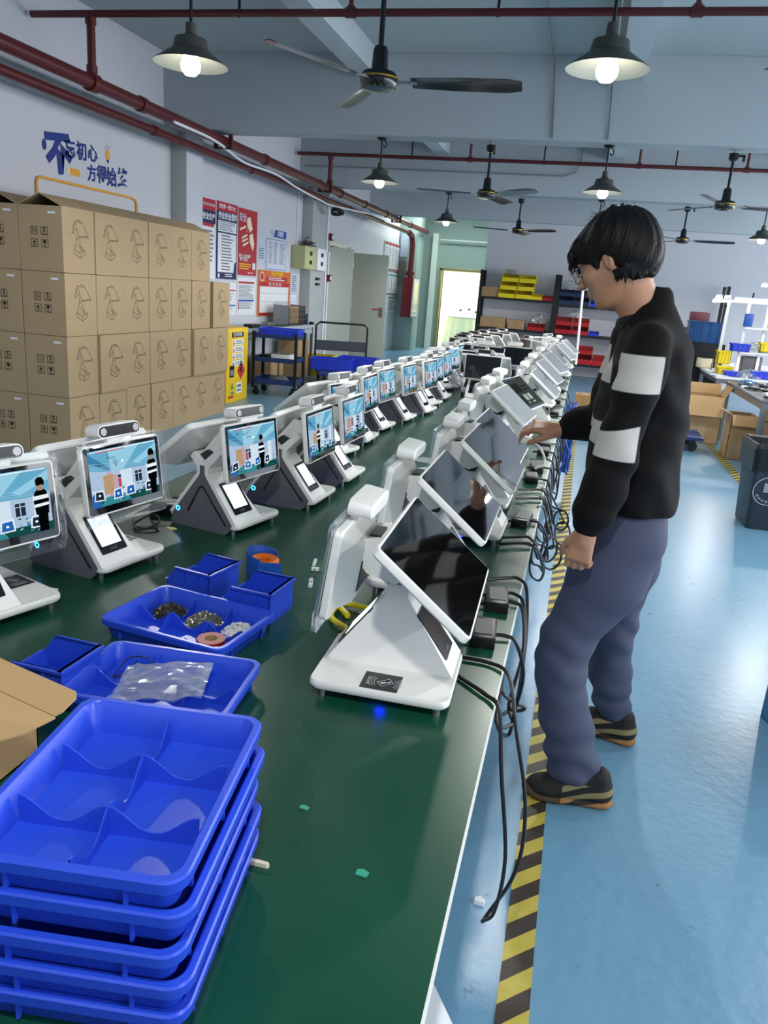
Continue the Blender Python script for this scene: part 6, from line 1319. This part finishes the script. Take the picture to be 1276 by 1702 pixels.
hand(body, WR, (-1, -.03, .02), (0, -.35, 1), (0, -1, -.35), [(.45, .6, .4), (.55, .7, .4), (.6, .7, .4), (.65, .7, .4)], .2, (1.0, .5, .9))
sdf_obj('body', body, M_SKIN, person, None, 2)
# --- hair
hair = Field((-.11, 2.14, 1.44), (.24, 2.44, 1.82), .0034)
hair.ell(hp(-.036, 0, .046), S3(.122, .098, .106), HR, .01); hair.ell(hp(-.072, 0, .0), S3(.086, .086, .092), HR, .02); hair.ell(hp(.045, 0, .062), S3(.068, .080, .052), HR, .02)
hair.ell(hp(.084, 0, -.050), S3(.078, .13, .084), HR, .006, True); hair.ell(hp(-.008, .10, -.028), S3(.030, .05, .046), HR, .006, True); hair.ell(hp(-.008, -.10, -.028), S3(.030, .05, .046), HR, .006, True)
hair.ell(hp(-.03, 0, -.140), S3(.14, .12, .062), HR, .004, True)
for s in (1, -1): hair.cone(hp(.025, s*.077, .03), hp(.020, s*.076, -.012), .012, .004, .006)
R = random.Random(12)
for i in range(22):
    l = -.068+.136*i/21; f0 = .078-2.2*l*l; hair.cone(hp(f0-.01, l, .082), hp(f0+.020, l*1.02+R.uniform(-.006, .006), .060), .011, .009, .004); hair.cone(hp(f0+.020, l*1.02, .060), hp(f0+.032+R.uniform(-.004, .006), l+R.uniform(-.010, .010), .034+R.uniform(-.016, .010)), .0085, .0022, .003)
for i in range(34):
    a = R.uniform(0, 2*PI); q = R.uniform(.2, .8); f, l = -.02+.09*q*math.cos(a), .075*q*math.sin(a); z0 = .142-.05*q*q; hair.cone(hp(f, l, z0), hp(f-.014+R.uniform(-.016, .016), l+R.uniform(-.016, .016), z0+.010+R.uniform(0, .012)), .006, .0018, .003)
for i in range(26):
    a = PI*.5+PI*i/25; hair.cone(hp(-.03+.085*math.cos(a), .080*math.sin(a), -.045), hp(-.026+.083*math.cos(a), .076*math.sin(a), -.078+R.uniform(-.008, .008)), .009, .003, .004)
def hairwave(F_):
    X, Y, Z = F_.ax[0][:, None, None], F_.ax[1][None, :, None], F_.ax[2][None, None, :]; th = np.arctan2(Y-HC[1], X-HC[0]-.03)
    return (.0009*np.sin(th*64+5*np.sin(Z*23+2*th))+.0008*np.sin(th*107+Z*70)+.0012*np.sin(th*19+9*np.sin(Z*14))).astype(np.float32)
M_HAIR = mat('black_hair', (11, 10, 10), .55, spec=.22)
sdf_obj('hair', hair, M_HAIR, person, hairwave, 1)
bm = B()
for i in range(70):
    a = R.uniform(0, 2*PI); q = R.uniform(.1, .9); f, l, z0 = -.02+.10*q*math.cos(a), .082*q*math.sin(a), .145-.045*q*q
    P0 = Vector(hp(f, l, z0-.01)); P1 = Vector(hp(f-.008, l, z0+.008)); P2 = Vector(hp(f-.02+R.uniform(-.02, .03), l+R.uniform(-.02, .02), z0+.012+R.uniform(0, .012))); tube(bm, [P0, P1, P2], lambda t: .0011*(1-t)+.0002, 4, 4)
for i in range(26):
    l = R.uniform(-.07, .07); f0 = .085-2.2*l*l; tube(bm, [Vector(hp(f0, l, .06)), Vector(hp(f0+.026, l, .03)), Vector(hp(f0+.034+R.uniform(-.006, .01), l+R.uniform(-.012, .012), .012+R.uniform(-.014, .014)))], lambda t: .0013*(1-t)+.0002, 4, 4)
o = obj('hair_strands', bm, M_HAIR, person, smooth=True); o['kind'] = 'stuff'
# --- glasses
bm = B()
for s in (1, -1):
    c = hp(.108, s*.033, .002); pts = [Vector(c+HR @ np.array((-.006*abs(math.cos(a)), .024*math.cos(a), .019*math.sin(a)-.001))) for a in [i*PI/8 for i in range(17)]]; tube(bm, pts, .0012, 6, 2)
    tube(bm, [Vector(hp(.103, s*.058, .010)), Vector(hp(.06, s*.076, .014)), Vector(hp(-.012, s*.084, .018)), Vector(hp(-.032, s*.086, .0))], .0014, 6)
tube(bm, [Vector(hp(.108, .010, .006)), Vector(hp(.112, 0, .009)), Vector(hp(.108, -.010, .006))], .0012, 6); g_ = obj('glasses', bm, M_BLK, person, smooth=True)
bm = B()
for s in (1, -1): poly(bm, [Vector(hp(.107-.004*abs(math.cos(a)), s*.033+.023*math.cos(a), .001+.018*math.sin(a))) for a in [i*PI/8 for i in range(16)]])
obj('lens', bm, film('lens_glass', .22), g_)
# --- sweatshirt
sw = Field((-.12, 1.90, .84), (.42, 2.76, 1.56), .0055)
sw.column([(.945, .200, 2.30, .124, .185), (.965, .200, 2.30, .130, .195), (1.06, .195, 2.30, .132, .20), (1.22, .188, 2.30, .128, .198), (1.33, .195, 2.30, .118, .190), (1.41, .192, 2.30, .098, .150), (1.465, .178, 2.30, .076, .095), (1.50, .168, 2.30, .064, .066)], .02)
sw.cone((.180, 2.24, 1.430), SL, .058, .058, .03); sw.cone((.180, 2.36, 1.430), SR, .058, .064, .03)
sw.chain([SL, (.150, 2.055, 1.29), EL, (.106, 2.03, 1.04), (.096, 2.03, .985)], [.058, .056, .052, .058, .050], .02)
sw.cone((.094, 2.03, .975), (.084, 2.03, .935), .041, .036, .008); sw.cone((.112, 2.03, 1.06), (.098, 2.03, 1.0), .062, .056, .01)
sw.chain([SR, (.130, 2.54, 1.27), ER, (.04, 2.585, 1.122), (.01, 2.59, 1.108)], [.064, .066, .058, .052, .046], .02); sw.cone((.01, 2.59, 1.108), (-.02, 2.60, 1.095), .038, .033, .008)
sw.cone((.205, 2.30, 1.42), (.182, 2.30, 1.515), .060, .050, .03)
sw.ell(neck1+np.array((-.010, 0, -.010)), (.066, .058, .066), None, .004, True)
def folds(F_): return waves(F_, [(.0034, 6, 10, 30, .3), (.0036, 18, 4, -26, 1.7), (.0024, 34, 22, 52, 2.2)])
def band(V):
    x, y, z = V[:, 0], V[:, 1], V[:, 2]
    zz = z+.10*(x-.12)*0-.02*(y-2.1)*0
    arm = y < 2.135; far = y > 2.45
    b1 = np.minimum(zz-1.298, 1.388-zz); b2 = np.minimum(zz-1.128-.05*(.10-x), 1.198+.25*(x-.10)-zz)
    w = np.maximum(b1, b2)
    front = .090-x; wa = np.maximum(np.minimum(b1, .206-x), np.minimum(b2, .172-x)); wf = np.minimum(np.minimum(w, front), x-.065)
    return np.where(arm, wa, np.where(far, wf, np.minimum(w, front)))
M_SW = attr_mat('striped_sweatshirt_cloth', (10, 10, 11), (190, 188, 182), .9, .35, 320)
sdf_obj('sweatshirt', sw, M_SW, person, folds, 2, band)
bm = B(); n = 36
for (rr0, zz0), (rr1, zz1) in zip([(1.0, 0), (1.06, .008), (1.02, .018), (.94, .016)], [(1.06, .008), (1.02, .018), (.94, .016), (.92, .0)]):
    c = Vector((.150, 2.30, 1.487)); 
    def P_(r, z, a): return c+Vector((.062*r*math.cos(a), .062*r*math.sin(a), z*1.3-.008+.58*.062*r*math.cos(a)))
    for i in range(n): a, b_ = 2*PI*i/n, 2*PI*(i+1)/n; poly(bm, [P_(rr0, zz0, a), P_(rr0, zz0, b_), P_(rr1, zz1, b_), P_(rr1, zz1, a)])
obj('collar', bm, mat('black_rib_knit', (14, 14, 15), .9), person, smooth=True)
# --- trousers
tr = Field((-.06, 2.04, .04), (.40, 2.68, .98), .006)
tr.column([(.86, .19, 2.31, .115, .17), (.95, .19, 2.31, .112, .165)], .02)
tr.chain([(.195, 2.225, .86), (.165, 2.215, .74), (.085, 2.20, .54), (.078, 2.19, .44), (.115, 2.195, .26), (.150, 2.20, .125)], [.118, .106, .080, .074, .074, .078], .03)
tr.chain([(.220, 2.39, .86), (.235, 2.41, .72), (.215, 2.45, .50), (.255, 2.54, .28), (.285, 2.60, .135)], [.108, .096, .078, .068, .066], .03)
tr.ell((.152, 2.195, .045), (.10, .10, .042), None, .006, True); tr.ell((.29, 2.60, .05), (.09, .09, .042), None, .006, True)
def folds2(F_):
    Z = F_.ax[2][None, None, :]; low = np.exp(-((Z-.16)/.10)**2)+.7*np.exp(-((Z-.50)/.12)**2)
    return (waves(F_, [(.0030, 10, 8, 16, .3), (.0036, 22, 4, -14, 1.1)])+low*waves(F_, [(.0058, 12, 16, 70, 0.4), (.0036, -24, 10, 50, 1.4)])).astype(np.float32)
sdf_obj('trousers', tr, mat('slate_blue_twill', (64, 70, 94), .8, var=.10, scale=12, bump=.25, bscale=400), person, folds2, 2)
# --- shoes
def shoe(A, rz, pitch=0):
    Q = Matrix.Translation(A) @ Matrix.Rotation(rz, 4, 'Z') @ Matrix.Rotation(pitch, 4, 'Y'); Qn = np.array(Q)
    def w(x, y, z): return (Qn @ np.array((x, y, z, 1)))[:3]
    R3 = Qn[:3, :3]; c0 = w(.03, 0, .06); F_ = Field(c0-np.array((.22, .22, .11)), c0+np.array((.22, .22, .12)), .0035)
    F_.ell(w(.115, -.002, .040), (.068, .048, .034), R3, .02); F_.cone(w(-.045, 0, .050), w(.06, 0, .050), .038, .042, .02); F_.cone(w(-.04, 0, .05), w(-.035, 0, .095), .036, .036, .02); F_.cone(w(.0, 0, .085), w(.09, 0, .06), .034, .034, .02)
    up = F_
    S_ = Field(c0-np.array((.22, .22, .11)), c0+np.array((.22, .22, .12)), .0035)
    for x, r in ((-.055, .040), (-.03, .042), (.0, .041), (.03, .041), (.06, .045), (.09, .050), (.12, .050), (.145, .044), (.165, .032)): S_.ell(w(x, 0, .017+(.012 if x > .15 else 0)), (.032, r, .0175), R3, .012)
    iv = np.array(Q.inverted())
    def bandf(V):
        L_ = (iv @ np.c_[V, np.ones(len(V))].T)[:3].T
        return np.where((L_[:, 0] < .075) & (L_[:, 2] < .082), .5*np.sin(150*(L_[:, 2]+.30*L_[:, 0]+1.2*L_[:, 0]**2)+.6)-.05, -.1)*.02
    sdf_obj('shoe_upper', up, attr_mat('trainer_upper', (34, 33, 32), (132, 122, 84), .6, .5, 260), person, None, 1, bandf)
    sdf_obj('shoe_sole', S_, attr_mat('trainer_sole', (40, 37, 33), (150, 106, 62), .6), person, None, 1, lambda V: bandf(V)+.001)
    bm = B()
    for i in range(4): tube(bm, [w(.03+.018*i, -.026, .088-.009*i), w(.036+.018*i, 0, .099-.010*i), w(.03+.018*i, .026, .088-.009*i)], .0028, 6)
    obj('laces', bm, M_BLK, person, smooth=True)
shoe((.205, 2.185, .0), PI+.10, 0); shoe((.300, 2.60, .0), PI-.25, 0)

t = thing('white_plug', "small white plug held at the fingertips over the kiosks", 'plug', (-.128, 2.60, 1.045), .3)
bm = B(); box(bm, -.030, -.012, -.010, .014, .012, .010); obj('plug_body', bm, M_WHITE, t, bevel=.004)
bm = B(); tube(bm, [(.010, 0, 0), (.05, .0, -.03), (.06, -.02, -.07), (.03, -.02, -.09)], .004, 8); obj('lead', bm, M_WHITE, t, smooth=True)
